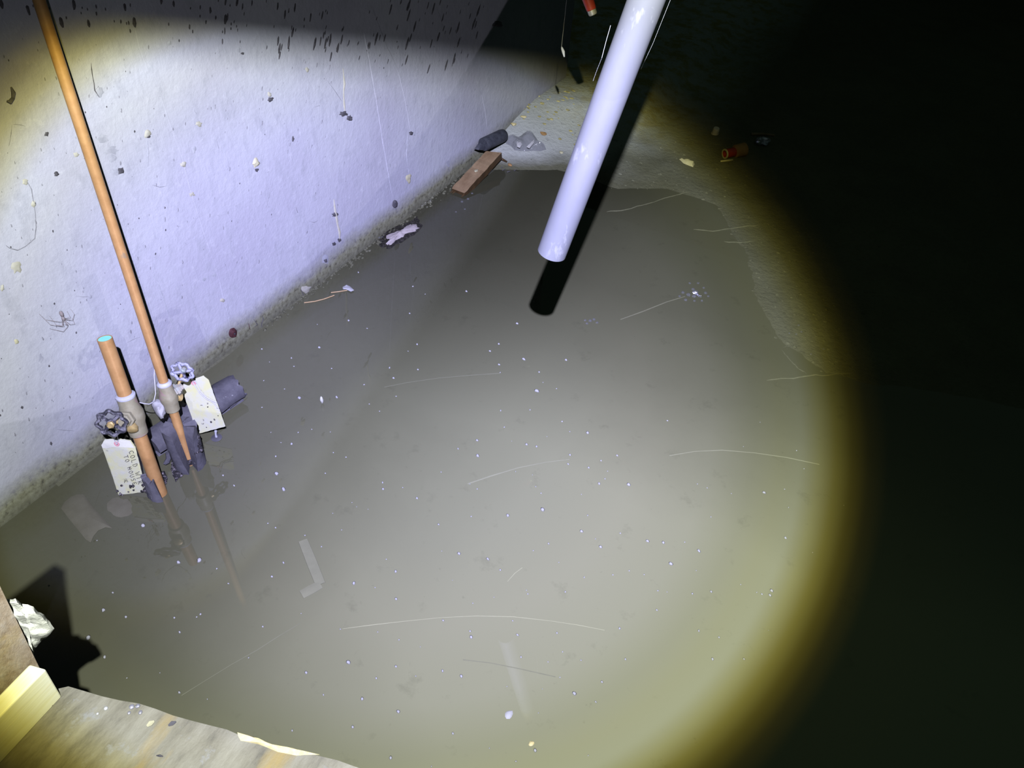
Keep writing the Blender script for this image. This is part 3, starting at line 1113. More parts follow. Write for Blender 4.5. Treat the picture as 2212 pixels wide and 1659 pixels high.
def valve(root, v0, v1, r, stem_dir, stem_at, bmats, wheel_c, wheel_axis, wheel_r, wheel_mat, hub_mat, cap_dir):
    """v0 lower socket end, v1 upper socket end"""
    ax = (v1 - v0)
    h = ax.length
    bm = bmesh.new()
    lathe(bm, v0, ax, [(0, r * 1.06), (0.002, r * 1.30), (h * 0.20, r * 1.36), (h * 0.28, r * 1.40), (h * 0.40, r * 1.66), (h * 0.56, r * 1.66), (h * 0.70, r * 1.40),
                       (h * 0.76, r * 1.32), (h * 0.985, r * 1.32), (h, r * 1.12)], 26)
    body = obj('valve_body', bm, bmats[0], root)
    bm = bmesh.new()
    lathe(bm, v1 - ax.normalized() * 0.006, ax, [(0, r * 1.34), (0.002, r * 1.40), (0.005, r * 1.38), (0.0085, r * 1.04)], 26)
    obj('solder_ring', bm, MT['solder'], root)
    s = v0.lerp(v1, stem_at)
    sd = stem_dir.normalized()
    bm = bmesh.new()
    lathe(bm, s + sd * r * 1.0, sd, [(0, r * 1.15), (r * 0.55, r * 1.1), (r * 0.60, r * 1.30), (r * 1.05, r * 1.30), (r * 1.10, r * 1.0), (r * 1.5, r * 0.92), (r * 1.55, r * 0.72), (r * 2.1, r * 0.68)], 6)
    bn = obj('bonnet', bm, bmats[1], root, smooth=False)
    bm = bmesh.new()
    tube(bm, [s + sd * r * 2.0, wheel_c], r * 0.3, 10)
    obj('stem', bm, MT['brass'], bn)
    # drain cap
    bm = bmesh.new()
    cd = cap_dir.normalized()
    lathe(bm, s + cd * r * 1.3, cd, [(0, r * 0.55), (r * 0.7, r * 0.55), (r * 0.72, r * 0.75), (r * 1.3, r * 0.75), (r * 1.4, r * 0.6)], 12)
    obj('drain_cap', bm, MT['brass'], root)
    wheel('wheel_handle', root, wheel_c, wheel_axis, wheel_r, wheel_mat, hub_mat)


# short pipe, cut off and open at the top
SB = G(347, 1065)
ST = DP(226, 731, 1.451)
SR = 0.0137
sdir = (ST - SB).normalized()
short = thing('copper_pipe', SB, 'short open-topped copper pipe with a black wheel valve beside the wall', 'pipe')
sv0, sv1 = on_axis(SB, ST, 0, 937), on_axis(SB, ST, 0, 852)
bm = bmesh.new()
hollow(bm, sv1, ST, SR, SR * 0.88)
obj('upper_pipe', bm, MT['copper'], short)
bm = bmesh.new()
lathe(bm, ST - sdir * 0.012, sdir, [(0, SR * 0.875), (0.0113, SR * 0.875)], 20)
obj('pipe_lining', bm, MT['teal'], short)['label'] = 'bright turquoise inside of the open pipe end'
bm = bmesh.new()
tube(bm, [SB - sdir * 0.05, sv0 + sdir * 0.004], SR, 24)
obj('lower_pipe', bm, MT['copper'], short)
valve(short, sv0, sv1, SR, W(246, 905) - W(300, 890) + OUT * 0.03, 0.50, (MT['bronze'], MT['bronze']),
      DP(241, 914, depth_of(sv0.lerp(sv1, .5)) - 0.045), (DP(241, 914, depth_of(sv0.lerp(sv1, .5)) - 0.045) - sv0.lerp(sv1, .5)) + OUT * 0.035, 0.0250,
      MT['black_plastic'], MT['brass'], Vector((0.7, -0.7, -0.3)))

# tall pipe running up the wall out of the frame
TB = G(411, 1000)
TT0 = DP(84, 0, depth_of(W(84, 0, 0.045)))
TR = 0.0096
tdir = (TT0 - TB).normalized()
TT = TT0 + UP * 0.7 + Vector((0, 0.05, 0))
tall = thing('copper_pipe', TB, 'tall thin copper pipe running up the wall with a pale wheel valve', 'pipe')
tv0, tv1 = on_axis(TB, TT0, 0, 886), on_axis(TB, TT0, 0, 826)
bm = bmesh.new()
tube(bm, [tv1 - tdir * 0.004, tv1.lerp(TT0, .5), TT0, TT0 + tdir * 0.04, TT], TR, 24)
obj('upper_pipe', bm, MT['copper'], tall)
bm = bmesh.new()
tube(bm, [TB - tdir * 0.05, tv0 + tdir * 0.004], TR, 24)
obj('lower_pipe', bm, MT['copper'], tall)
bm = bmesh.new()
tube(bm, [TB + tdir * 0.001, TB + tdir * 0.016], TR * 1.12, 18)
obj('grime_collar', bm, MT['grime'], tall)
valve(tall, tv0, tv1, TR * 1.15, Vector((0.25, 1, 0.12)), 0.55, (MT['bronze'], MT['verdigris']),
      DP(394, 803, depth_of(tv0.lerp(tv1, .5)) + 0.022), (CAM - TB).normalized() * 0.8 + Vector((0.1, 0.55, 0.45)), 0.0212,
      MT['pale_wheel'], MT['verdigris'], Vector((0.45, 0.75, -0.65)))


# foam sleeves around the pipe feet
def sleeve(name, parent, base_pt, axis, z0, z1, ri, ro, gap0, gap1, face, material, jag=0.006, seg=22, nz=7, flare=0.0):
    axis = axis.normalized()
    f = (face - axis * face.dot(axis)).normalized()
    g = axis.cross(f)
    bm = bmesh.new()
    inner, outer = [], []
    for i in range(nz + 1):
        t = i / nz
        gap = gap0 + (gap1 - gap0) * t
        ri_, ro_ = [], []
        for k in range(seg + 1):
            a = gap / 2 + (2 * math.pi - gap) * k / seg
            d = f * math.cos(a) + g * math.sin(a)
            z = z0 + (z1 - z0) * t
            if i == nz:
                z += jag * (mnoise.noise(Vector((k * 0.9, z1 * 50, 1.3))) + 0.6 * mnoise.noise(Vector((k * 2.7, 4, 2.3)))) * 2
            o_ = ro * (1 + flare * t) * (1 + 0.09 * mnoise.noise(Vector((k * .5, i * .6, ro * 99))) + 0.07 * mnoise.noise(Vector((k * 1.7, i * 1.9, ro * 77))))
            ri_.append(bm.verts.new(base_pt + axis * z + d * ri * (1 + flare * t)))
            ro_.append(bm.verts.new(base_pt + axis * z + d * o_))
        inner.append(ri_)
        outer.append(ro_)
    for i in range(nz):
        for k in range(seg):
            bm.faces.new((outer[i][k], outer[i][k + 1], outer[i + 1][k + 1], outer[i + 1][k]))
            bm.faces.new((inner[i][k + 1], inner[i][k], inner[i + 1][k], inner[i + 1][k + 1]))
        for k in (0, seg):
            bm.faces.new((inner[i][k], outer[i][k], outer[i + 1][k], inner[i + 1][k]))
    for k in range(seg):
        bm.faces.new((inner[nz][k], outer[nz][k], outer[nz][k + 1], inner[nz][k + 1]))
        bm.faces.new((inner[0][k + 1], outer[0][k + 1], outer[0][k], inner[0][k]))
    return obj(name, bm, material, parent)


tocam_t = CAM - TB
s_ = sleeve('foam_sleeve', tall, TB, tdir, -0.03, 0.098, TR * 1.05, 0.033, math.radians(22), math.radians(78), tocam_t, MT['grey_foam'], 0.010, flare=0.10)
s_['label'] = 'split grey foam sleeve around the pipe foot'
# black grime and lumps on the sleeve
bm = bmesh.new()
for (x, y, r) in [(428, 942, 6), (424, 952, 7), (430, 962, 5), (420, 965, 6), (434, 972, 4), (415, 955, 5), (425, 978, 5)]:
    P = DP(x, y, depth_of(TB) - 0.035)
    blob(bm, P, r * 1.6 / F, 2, 0.4, 150)
obj('grime_lump', bm, MT['grime'], tall)
s_ = sleeve('foam_sleeve', short, SB, sdir, -0.03, 0.050, SR * 1.04, 0.025, math.radians(140), math.radians(175), OUT * 0.9 + Vector((0, 0.9, 0)), MT['grey_foam'], 0.006)
s_['label'] = 'dark grey split foam sleeve beside the left tag'

# loose length of pipe foam lying behind both pipes
fa, fb = G(330, 975, 0.004), G(512, 850, 0.004)
fa.z = fb.z = 0.020
fdir = (fb - fa).normalized()
loose = sleeve('pipe_foam', None, fa, fdir, 0.0, (fb - fa).length, 0.014, 0.036, math.radians(50), math.radians(30), Vector((0.95, 0, -0.35)), MT['grey_foam'], 0.006)
tag(loose, 'grey split pipe foam lying in the water behind the copper pipes', 'insulation')
# triangular torn flap at its far end
fl = [G(497, 884, .004), G(534, 852, .004), G(522, 850, .012), G(497, 872, .014)]
bm = bmesh.new()
slab(bm, fl, UP, 0.004)
obj('torn_flap', bm, MT['grey_foam'], loose, smooth=False)
# ragged strips at the foot of the tall pipe
for nm, poly, lab in [('foam_scrap', [(363, 955), (372, 945), (382, 950), (384, 968), (374, 982), (366, 975)], 'small grey foam scrap left of the tall pipe sleeve'),
                      ('foam_scrap', [(357, 978), (366, 972), (371, 985), (366, 1000), (358, 1004), (352, 1002), (358, 990)], 'torn grey foam strip hanging to the water between the pipes')]:
    pts = [G(x, y, 0.012) for x, y in poly]
    bm = bmesh.new()
    pillow(bm, subdivide_outline(pts, 1), CAM - pts[0], 0.006, 3, 0.4, 120, 0.6)
    tag(obj(nm, bm, MT['grey_foam'], origin=pts[0]), lab, 'foam')
# dark mush floating between the pipes
for poly, lab in [([(372, 985), (384, 975), (396, 985), (400, 1010), (394, 1030), (380, 1038), (368, 1015)], 'dark mush floating between the two copper pipes'),
                  ([(344, 1020), (356, 1018), (362, 1030), (360, 1044), (350, 1048)], 'dark crumbs floating right of the short copper pipe foot')]:
    pts = [G(x, y, 0.001) for x, y in poly]
    bm = bmesh.new()
    pillow(bm, subdivide_outline(pts, 2), UP, 0.004, 3, 0.8, 90, 0.5, jag=0.12)
    tag(obj('floating_mush', bm, MT['grime'], origin=pts[0]), lab, 'debris')

# grey plaster-like wad caught between the valves
wad = [(328, 866), (340, 862), (351, 866), (357, 880), (358, 892), (354, 903), (347, 905), (338, 897), (331, 885), (326, 874)]
pts = [DP(x, y, depth_of(tv0) - 0.005) for x, y in wad]
bm = bmesh.new()
pillow(bm, subdivide_outline(pts, 1), CAM - pts[0], 0.014, 4, 0.45, 90, 0.8)
tag(obj('web_wad', bm, MT['plaster'], origin=pts[0]), 'grey web-covered wad hanging left of the tall pipe valve', 'wad')
dv_ = depth_of(tv0) - 0.012
th_pts = [(280, 858), (288, 864), (296, 868), (312, 872), (322, 873), (330, 869)]
bm = bmesh.new()
tube(bm, [DP(x, y, dv_ - 0.05 + 0.05 * i / 5) for i, (x, y) in enumerate(th_pts)], 0.0011, 6)
tag(obj('thread', bm, MT['string'], origin=DP(280, 858, dv_)), 'white thread strung between the short valve and the grey wad', 'thread')
bm = bmesh.new()
tube(bm, [DP(x, y, dv_) for x, y in [(334, 793), (333, 812), (335, 835), (336, 850), (332, 868)]], 0.0009, 6)
tag(obj('thread', bm, MT['string'], origin=DP(334, 793, dv_)), 'slack white thread hanging along the tall pipe left side', 'thread')

# ------------------------------------------------------------------ paper tags
STROKES = {
    'C': [[(.9, .85), (.6, 1), (.2, .8), (.1, .4), (.35, .05), (.9, .15)]],
    'O': [[(.5, 1), (.15, .75), (.15, .25), (.5, 0), (.85, .25), (.85, .75), (.5, 1)]],
    'L': [[(.2, 1), (.2, .05), (.85, 0)]],
    'D': [[(.2, 1), (.2, 0), (.6, .05), (.9, .45), (.65, .9), (.2, 1)]],
    'W': [[(0, 1), (.25, 0), (.5, .7), (.75, 0), (1, 1)]],
    'T': [[(0, .95), (1, 1)], [(.5, 1), (.45, 0)]],
    'R': [[(.2, 0), (.2, 1), (.75, .9), (.7, .55), (.2, .5), (.9, 0)]],
    'H': [[(.15, 1), (.15, 0)], [(.85, 1), (.85, 0)], [(.15, .5), (.85, .55)]],
    'U': [[(.1, 1), (.15, .2), (.5, 0), (.85, .2), (.9, 1)]],
    'S': [[(.9, .9), (.4, 1), (.15, .75), (.75, .4), (.7, .05), (.1, .05)]],
    'E': [[(.85, 1), (.2, .95), (.2, .05), (.9, 0)], [(.2, .5), (.7, .5)]],
}


def paper_tag(px, depths, label, hole, text=None, dirty=None, top_white=False, flip=0.0):
    """px: outline going round from the top-left corner; depths: (top, bottom) distance"""
    ys = [p[1] for p in px]
    y0, y1 = min(ys), max(ys)

    def D(x, y):
        return DP(x, y, depths[0] + (depths[1] - depths[0]) * (y - y0) / (y1 - y0))
    pts = [D(*p) for p in px]
    nrm = (pts[1] - pts[-1]).cross(pts[-2] - pts[-1])
    if nrm.dot(CAM - pts[0]) < 0:
        nrm = -nrm
    nrm.normalize()
    hp = D(*hole)
    root = thing('paper_tag', hp, label, 'tag')
    fine = subdivide_outline(pts, 3)
    cc = sum(fine, Vector()) / len(fine)
    fine = [p + (p - cc).normalized() * 0.0009 * mnoise.noise(p * 300) for p in fine]
    bm = bmesh.new()
    slab(bm, fine, -nrm, 0.0009)
    obj('card', bm, MT['paper'], root, smooth=False)
    if top_white:
        tp = [D(*p) + nrm * 0.0006 for p in top_white]
        bm = bmesh.new()
        slab(bm, subdivide_outline(tp, 2), nrm, 0.0006)
        obj('reinforced_top', bm, MT['paper_white'], root, smooth=False)['label'] = 'white reinforced top end of the tag'
    u, w = frame(nrm)
    bm = bmesh.new()
    seg = 18
    R = []
    for r, h in ((0.0058, 0.0006), (0.0058, 0.0022), (0.0022, 0.0022), (0.0022, 0.0006)):
        R.append([bm.verts.new(hp + nrm * h + (u * math.cos(2 * math.pi * k / seg) + w * math.sin(2 * math.pi * k / seg)) * r) for k in range(seg)])
    for i in range(3):
        for k in range(seg):
            bm.faces.new((R[i][k], R[i][(k + 1) % seg], R[i + 1][(k + 1) % seg], R[i + 1][k]))
    obj('hole_ring', bm, MT['red_ring'], root)['label'] = 'faded red ring around the tag hole'
    bm = bmesh.new()
    lathe(bm, hp + nrm * 0.0007, nrm, [(0, 0.0021), (0.0006, 0.0021)], 12)
    obj('hole', bm, MT['ink'], root)
    if text:
        bm = bmesh.new()
        for word, (ax_, ay_), (bx_, by_), hgt in text:
            n = len(word)
            d = Vector((bx_ - ax_, by_ - ay_, 0))
            stp = d / n
            upv = Vector((-d.y, d.x, 0)).normalized() * -1      # letter tops point to the right
            if upv.x < 0:
                upv = -upv
            for i, ch in enumerate(word):
                for st in STROKES.get(ch, []):
                    pl = []
                    for (sx, sy) in st:
                        q = Vector((ax_, ay_, 0)) + stp * (i + 0.1 + 0.72 * sx) + upv * hgt * sy
                        pl.append(D(q.x, q.y) + nrm * 0.0006)
                    tube(bm, pl, 0.00062, 5)
        obj('handwriting', bm, MT['ink'], root)
    if dirty:
        for (x, y, r) in dirty:
            bm = bmesh.new()
            blob(bm, D(x, y) + nrm * 0.0004, r * depths[1] / F, 2, 0.5, 260, (1, 1, 1))
            obj('grime_spot', bm, MT['grime'], root)
    return root, D, nrm


ltag_d = depth_of(G(285, 1068, 0.002))
lt, LD, ln_ = paper_tag([(219, 961), (226, 949), (254, 947), (282, 951), (292, 966), (304, 1014), (316, 1062), (286, 1066), (256, 1069), (238, 1015)],
                        (ltag_d - 0.075, ltag_d), 'cream paper tag with handwriting hanging on the short pipe valve', (253, 958),
                        text=[('COLD WTR', (278, 974), (300, 1048), 10), ('TO HOUSE', (267, 984), (288, 1050), 9), ('E', (268, 1036), (270, 1045), 7)],
                        dirty=[(311, 1046, 4), (315, 1056, 5), (318, 1062, 4), (308, 1060, 3), (288, 1049, 4.0), (282, 1050, 3.2), (260, 1067, 3.5), (264, 1070, 3), (270, 1072, 2.5), (264, 1049, 2.6), (278, 1062, 1.6), (289, 1058, 2), (254, 1060, 2.4)],
                        top_white=[(219.5, 961), (226.5, 950), (254, 948), (281, 952), (291, 967), (270, 966), (246, 965), (231, 968), (222, 967)])
bm = bmesh.new()
hp = LD(253, 958) + ln_ * 0.002
tube(bm, [hp, LD(250, 950) + ln_ * .004, DP(245, 942, ltag_d - 0.09), DP(240, 930, ltag_d - 0.085)], 0.0009, 6)
tube(bm, [hp, LD(258, 949) + ln_ * .004, DP(252, 936, ltag_d - 0.09), DP(248, 925, ltag_d - 0.085)], 0.0009, 6)
obj('tie_string', bm, MT['string'], lt)

rtag_d = depth_of(G(456, 932, 0.022))
rt, RD, rn_ = paper_tag([(393, 836), (396, 827), (418, 819), (439, 811.5), (451, 821), (462, 852), (475, 887), (487, 921), (455, 930), (425, 938), (414, 900), (402, 868)],
                        (rtag_d - 0.070, rtag_d), 'blank mildewed cream paper tag hanging on the tall pipe valve', (418.5, 826),
                        dirty=[(449, 879, 1.5), (448, 872, 1.1), (463, 906, 2.2), (456, 911, 1.8), (446, 923, 1.7), (426, 936, 2.2), (471, 898, 1.2), (430, 930, 1.4)])
bm = bmesh.new()
hp = RD(418.5, 826) + rn_ * 0.002
tube(bm, [RD(414, 806) + rn_ * 0.010, RD(418, 815) + rn_ * .008, RD(425, 824) + rn_ * .0038, RD(434, 842) + rn_ * .0038, RD(445, 855) + rn_ * .0038, RD(460, 864) + rn_ * .0038, RD(470, 868) + rn_ * .0038], 0.0010, 6)
tube(bm, [hp, RD(423, 832) + rn_ * .0038, RD(432, 846) + rn_ * .0038, RD(447, 860) + rn_ * .0038, RD(462, 868) + rn_ * .0038, RD(472, 879) + rn_ * .0038, RD(476, 886) + rn_ * .0038], 0.0010, 6)
tube(bm, [hp, RD(414, 812) + rn_ * .005, RD(411, 803) + rn_ * .006], 0.0010, 6)
obj('tie_string', bm, MT['string'], rt)

# small round scrap floating under the right tag
c = G(468, 946)
scrap = thing('floating_scrap', c, 'round grey scrap floating below the blank right tag', 'scrap')
bm = bmesh.new()
pillow(bm, [c + Vector((math.cos(a) * .0125, math.sin(a) * .0125, 0.0008)) for a in [2 * math.pi * k / 18 for k in range(18)]], UP, 0.0025, 2, 0.2, 100, 0.5)
obj('disc', bm, MT['grey_foam'], scrap)
bm = bmesh.new()
tube(bm, [c + UP * 0.002, DP(466, 938, depth_of(c) - .006), DP(466, 931, depth_of(c) - .012)], [0.003, 0.0022, 0.0032], 8)
obj('stalk', bm, MT['solder'], scrap)

# ------------------------------------------------------------------ white plastic pipe hanging into the room
WE = DP(1192, 546, 1.277)
WT = DP(1396, 0, 1.004)
WR = 0.0242
wdir = (WT - WE).normalized()
bm = bmesh.new()
wt = WT + wdir * 0.55
hollow(bm, WE, wt, WR, WR * 0.84, 32)
o = obj('white_pipe', bm, MT['pvc'], origin=WE)
tag(o, 'scuffed white plastic pipe slanting down to an open end above the water', 'pipe')
# cobweb threads around it
PN = Vector((-0.354, 0.346, 0.869))


def beam_depth(px, py):
    r = raydir(px, py)
    return PN.dot(TORCH - CAM) / PN.dot(r)


for pts, r, lab in [([(1319, 55, 1.10), (1309, 90, 1.12), (1300, 125, 1.14)], 0.00035, 'bright cobweb thread just left of the white pipe'),
                    ([(1448, 0, 1.06), (1432, 40, 1.08), (1410, 95, 1.12), (1384, 150, 1.16)], 0.00016, 'faint cobweb thread along the right side of the white pipe'),
                    ([(1300, 125, 1.14), (1290, 150, 1.16), (1281, 175, 1.18)], 0.00016, 'fine lower cobweb thread left of the white pipe')]:
    bm = bmesh.new()
    P = [DP(*p) for p in pts]
    tube(bm, P, r, 5)
    tag(obj('cobweb_thread', bm, MT['string'], origin=P[0]), lab, 'cobweb')

# red handle hanging in the dark above
d0 = beam_depth(1276, 20) * 1.085
hb, ht = DP(1281, 31, d0), DP(1262, -26, d0 * 0.985)
hd = (ht - hb).normalized()
hr = 11.0 * d0 / F
red = thing('red_tool', ht, 'red tubular handle with grey metal tip hanging in the dark', 'tool')
bm = bmesh.new()
lathe(bm, hb + hd * hr * 0.9, hd, [(0, hr * 0.95), (hr * 0.5, hr * 1.0), (hr * 6, hr * 1.35), (hr * 16, hr * 1.45)], 18)
obj('handle', bm, MT['red'], red)
bm = bmesh.new()
lathe(bm, hb - hd * hr * 0.1, hd, [(0, hr * 0.72), (hr * 0.2, hr * 0.86), (hr * 0.95, hr * 0.88)], 16)
obj('metal_tip', bm, MT['steel'], red)
# rusty rod behind the end of the wall
bm = bmesh.new()
ra, rb_ = DP(1198, 120, 3.9), DP(1191, -40, 3.6)
tube(bm, [ra, ra.lerp(rb_, .5), rb_ + UP * 0.9], 0.005, 10)
tag(obj('rusty_rod', bm, MT['rust'], origin=ra), 'thin rusty upright rod beyond the end of the wall', 'rod')
bm = bmesh.new()
db = beam_depth(1216, 112)
tube(bm, [DP(1214, 104, db) + UP * 1.4, DP(1213, 100, db), DP(1214, 104, db), DP(1217, 112, db), DP(1219, 123, db)], [0.0004, 0.0005, 0.003, 0.0042, 0.0018], 8)
tag(obj('paper_scrap', bm, MT['fleck'], origin=DP(1216, 112, db)), 'small pale scrap dangling in the dark left of the white pipe', 'scrap')

# ------------------------------------------------------------------ things along the far wall foot
def gz(px, py):
    """point on the floor surface or water, whichever is higher, under a pixel"""
    z = 0.0
    for _ in range(6):
        p = G(px, py, z)
        z = max(0.0, floor_z(p.x, p.y))
    return G(px, py, z)


# black foam tube
br = 0.0235
ba, bb = W(1037, 316, 0.030), W(1089, 291, 0.042)
bdir = (bb - ba).normalized()
bt = thing('black_tube', ba, 'black foam tube with a torn tail lying at the wall foot', 'tube')
bl = (bb - ba).length
bm = bmesh.new()
lathe(bm, ba + bdir * bl * 0.12, bdir, [(0, br * 0.9), (0.004, br), (bl * 0.76, br), (bl * 0.84, br * 0.92), (bl * 0.88, br * 0.6)], 22)
obj('tube_body', bm, MT['dark_foam'], bt)
bm = bmesh.new()
tl_ = [W(1024, 322, .02), W(1034, 324, .035), W(1050, 324, .045), W(1055, 312, .04), W(1045, 303, .025), W(1034, 312, .02)]
pillow(bm, subdivide_outline(tl_, 1), UP, 0.012, 3, 0.4, 60, 0.6)
obj('torn_tail', bm, MT['dark_foam'], bt)

# old plank, one end in the water
pa = G(989, 412, 0.012)
pb = G(1064, 331, 0.060)
pd = (pb - pa).normalized()
pw = pd.cross(UP).normalized()
pu = pw.cross(pd).normalized()
hw, pt = 0.027, 0.026
pl = (pb - pa).length
plank = thing('old_plank', pa, 'short wet brown plank with one end in the water', 'plank')
bm = bmesh.new()
nx = 14
secs = []
for i in range(nx + 1):
    t = i / nx
    c = pa + pd * pl * t
    w1 = hw * (1 + 0.10 * mnoise.noise(Vector((t * 6, 1, 0)))) * (0.9 if i == 0 else 1)
    w2 = hw * (1 + 0.10 * mnoise.noise(Vector((t * 7, 5, 0))))
    skew = 0.018 if i == nx else 0
    h = 0.003 * mnoise.noise(Vector((t * 8, 9, 0)))
    secs.append([bm.verts.new(c - pw * w1 + pu * h), bm.verts.new(c + pw * w2 + pu * h + pd * skew), bm.verts.new(c + pw * w2 - pu * pt + pd * skew), bm.verts.new(c - pw * w1 - pu * pt)])
for a, b in zip(secs[:-1], secs[1:]):
    for k in range(4):
        bm.faces.new((a[k], a[(k + 1) % 4], b[(k + 1) % 4], b[k]))
bm.faces.new(secs[0][::-1]); bm.faces.new(secs[-1])
for f in bm.faces:
    f.material_index = 0 if abs(f.normal.dot(pu)) > 0.7 else 1
bm.normal_update()
for f in bm.faces:
    f.material_index = 0 if f.normal.dot(pu) > 0.7 or f.normal.dot(pu) < -0.7 else 1
obj('plank_body', bm, [MT['old_wood'], MT['old_wood_dark']], plank, smooth=False)
bm = bmesh.new()
e0 = pa - pd * 0.004 - pu * 0.012
for k in range(9):
    q = e0 + pw * random.uniform(-hw, hw) + pu * random.uniform(-0.012, 0.006)
    tube(bm, [q + pd * 0.012, q - pd * random.uniform(0.004, 0.018) + UP * random.uniform(-.004, .004)], [0.004, 0.001], 5)
obj('splintered_end', bm, MT['old_wood_dark'], plank, smooth=False)
bm = bmesh.new()
blob(bm, pa + pd * pl * 0.52 + pu * 0.001, 0.006, 2, 0.5, 200, (1, 1.4, 0.3))
obj('pale_spot', bm, MT['cream'], plank)
bm = bmesh.new()
tube(bm, [gz(1072, 348) + UP * .02, gz(1095, 352) + UP * .004], [0.006, 0.003], 6)
tag(obj('wood_stick', bm, MT['old_wood_dark'], origin=gz(1072, 348)), 'short dark stick poking out from under the brown plank', 'stick')
bm = bmesh.new()
for (x, y, l) in [(1085, 368, 9), (1095, 372, 12), (1110, 369, 9), (1082, 363, 6)]:
    q = gz(x, y)
    tube(bm, [q, q + Vector((l * .0008, l * .001, 0.004))], [0.002, 0.0006], 5)
tag(obj('leaf_litter', bm, MT['dirt'], origin=gz(1095, 370)), 'dark leaf scraps on the shore right of the brown plank', 'leaves')['kind'] = 'stuff'

# clear crumpled plastic bag
bgp = [(1088, 307), (1103, 300), (1118, 299), (1130, 293), (1140, 292), (1152, 297), (1160, 305), (1168, 316), (1180, 325), (1166, 328), (1152, 327), (1138, 328), (1124, 327), (1112, 326), (1104, 317), (1094, 312)]
pts = [gz(x, y) + UP * 0.003 for x, y in bgp]
bag = thing('plastic_bag', pts[0], 'crumpled clear plastic bag on the bare floor beside the black tube', 'bag')
bm = bmesh.new()
pillow(bm, subdivide_outline(pts, 1), UP, 0.034, 7, 0.45, 22, 0.05)
obj('bag_film', bm, MT['film'], bag, smooth=False)
bm = bmesh.new()
for poly in ([(1114, 317), (1124, 313), (1127, 320), (1122, 328), (1116, 326)], [(1136, 326), (1146, 314), (1153, 309), (1152, 317), (1142, 329)]):
    pp = [gz(x, y + 8) + UP * 0.030 for x, y in poly]
    pillow(bm, subdivide_outline(pp, 1), UP, 0.004, 2, 0.3, 60, 0.2)
obj('white_print', bm, MT['fleck'], bag)['label'] = 'white printed patches on the clear bag'

# crumbs on the far dry floor
for (x, y, r, mk, lab) in [(1110, 270, 7, 'fleck_tan', 'yellow foam crumb near the wall foot beyond the black tube'),
                           (1131, 254, 5, 'fleck_tan', 'flat yellow crumb farthest along the wall foot'),
                           (1173, 290, 6, 'tan', 'brown curled leaf on the bare floor behind the plastic bag'),
                           (1211, 331, 5, 'cream', 'cream chip on the bare floor left of the white pipe'),
                           (1100, 357, 5, 'tan', 'tan crumb on the shore right of the brown plank'),
                           (1086, 268, 7, 'plaster', 'grey mortar lump against the wall above the black tube')]:
    P = gz(x, y)
    rad = r * depth_of(P) / F
    bm = bmesh.new()
    blob(bm, P + UP * rad * 0.3, rad, 2, 0.5, 60, (1.2, 0.9, 0.45))
    tag(obj('floor_crumb', bm, MT[mk], origin=P), lab, 'crumb')

# ------------------------------------------------------------------ litter on the far mud bank
P = gz(1544, 289)
cr = 0.0135
cap = thing('bottle_cap', P, 'off-white plastic cap standing on the dark mud bank', 'cap')
bm = bmesh.new()
lathe(bm, P, Vector((0.1, -0.1, 1)), [(0, cr * 0.95), (0.004, cr), (0.022, cr * 0.95), (0.026, cr * 0.8)], 18)
obj('cap_body', bm, MT['cap'], cap)
bm = bmesh.new()
lathe(bm, P - UP * .001, UP, [(0, cr * 1.12), (0.004, cr * 1.12)], 18)
obj('cap_rim', bm, MT['cap'], cap)

Pa, Pb = gz(1563, 342), gz(1582, 338)
fit = thing('pipe_fitting', Pa, 'muddy red plastic pipe fitting lying open end up on the mud bank', 'fitting')
fd = (Pb - Pa).normalized()
bm = bmesh.new()
hollow(bm, Pa + UP * 0.018, Pa + UP * 0.018 + fd * 0.045, 0.017, 0.013, 18)
obj('red_socket', bm, MT['red'], fit)
bm = bmesh.new()
lathe(bm, Pa + UP * 0.02 + fd * 0.042, fd, [(0, 0.017), (0.004, 0.024), (0.045, 0.026), (0.05, 0.02)], 14)
obj('muddy_body', bm, MT['tan'], fit)
bm = bmesh.new()
hollow(bm, Pa + UP * 0.018 - fd * 0.001, Pa + UP * 0.018 + fd * 0.003, 0.0185, 0.0132, 18)
obj('socket_rim', bm, MT['cream'], fit)
P = gz(1645, 310)
bm = bmesh.new()
blob(bm, P + UP * .012, 0.022, 3, 0.55, 50, (0.9, 1, 0.7))
tag(obj('crumpled_foil', bm, MT['foil'], smooth=False, origin=P), 'crumpled silvery foil on the dark mud bank at right', 'foil')
Pa, Pb = gz(1622, 292), gz(1672, 294)
bm = bmesh.new()
tube(bm, [Pa + UP * .005, (Pa + Pb) / 2 + UP * .007, Pb + UP * .004], [0.006, 0.005, 0.004], 7)
tag(obj('wood_stick', bm, MT['old_wood'], origin=Pa), 'pale straight stick on the mud bank behind the foil', 'stick')
ch = [(1467, 345), (1480, 348), (1492, 350), (1500, 356), (1497, 362), (1488, 359), (1476, 354)]
pts = [gz(x, y) + UP * .002 for x, y in ch]
bm = bmesh.new()
pillow(bm, subdivide_outline(pts, 1), UP, 0.012, 3, 0.5, 60, 0.1)
tag(obj('foam_chip', bm, MT['cream'], origin=pts[0]), 'long cream foam chip on the mud bank right of the white pipe', 'chip')
Pa, Pb = gz(1556, 350), gz(1582, 347)
bm = bmesh.new()
tube(bm, [Pa + UP * .003, Pb + UP * .003], [0.003, 0.005], 6)
tag(obj('wood_splinter', bm, MT['cream'], origin=Pa), 'pale splinter under the muddy red fitting', 'splinter')

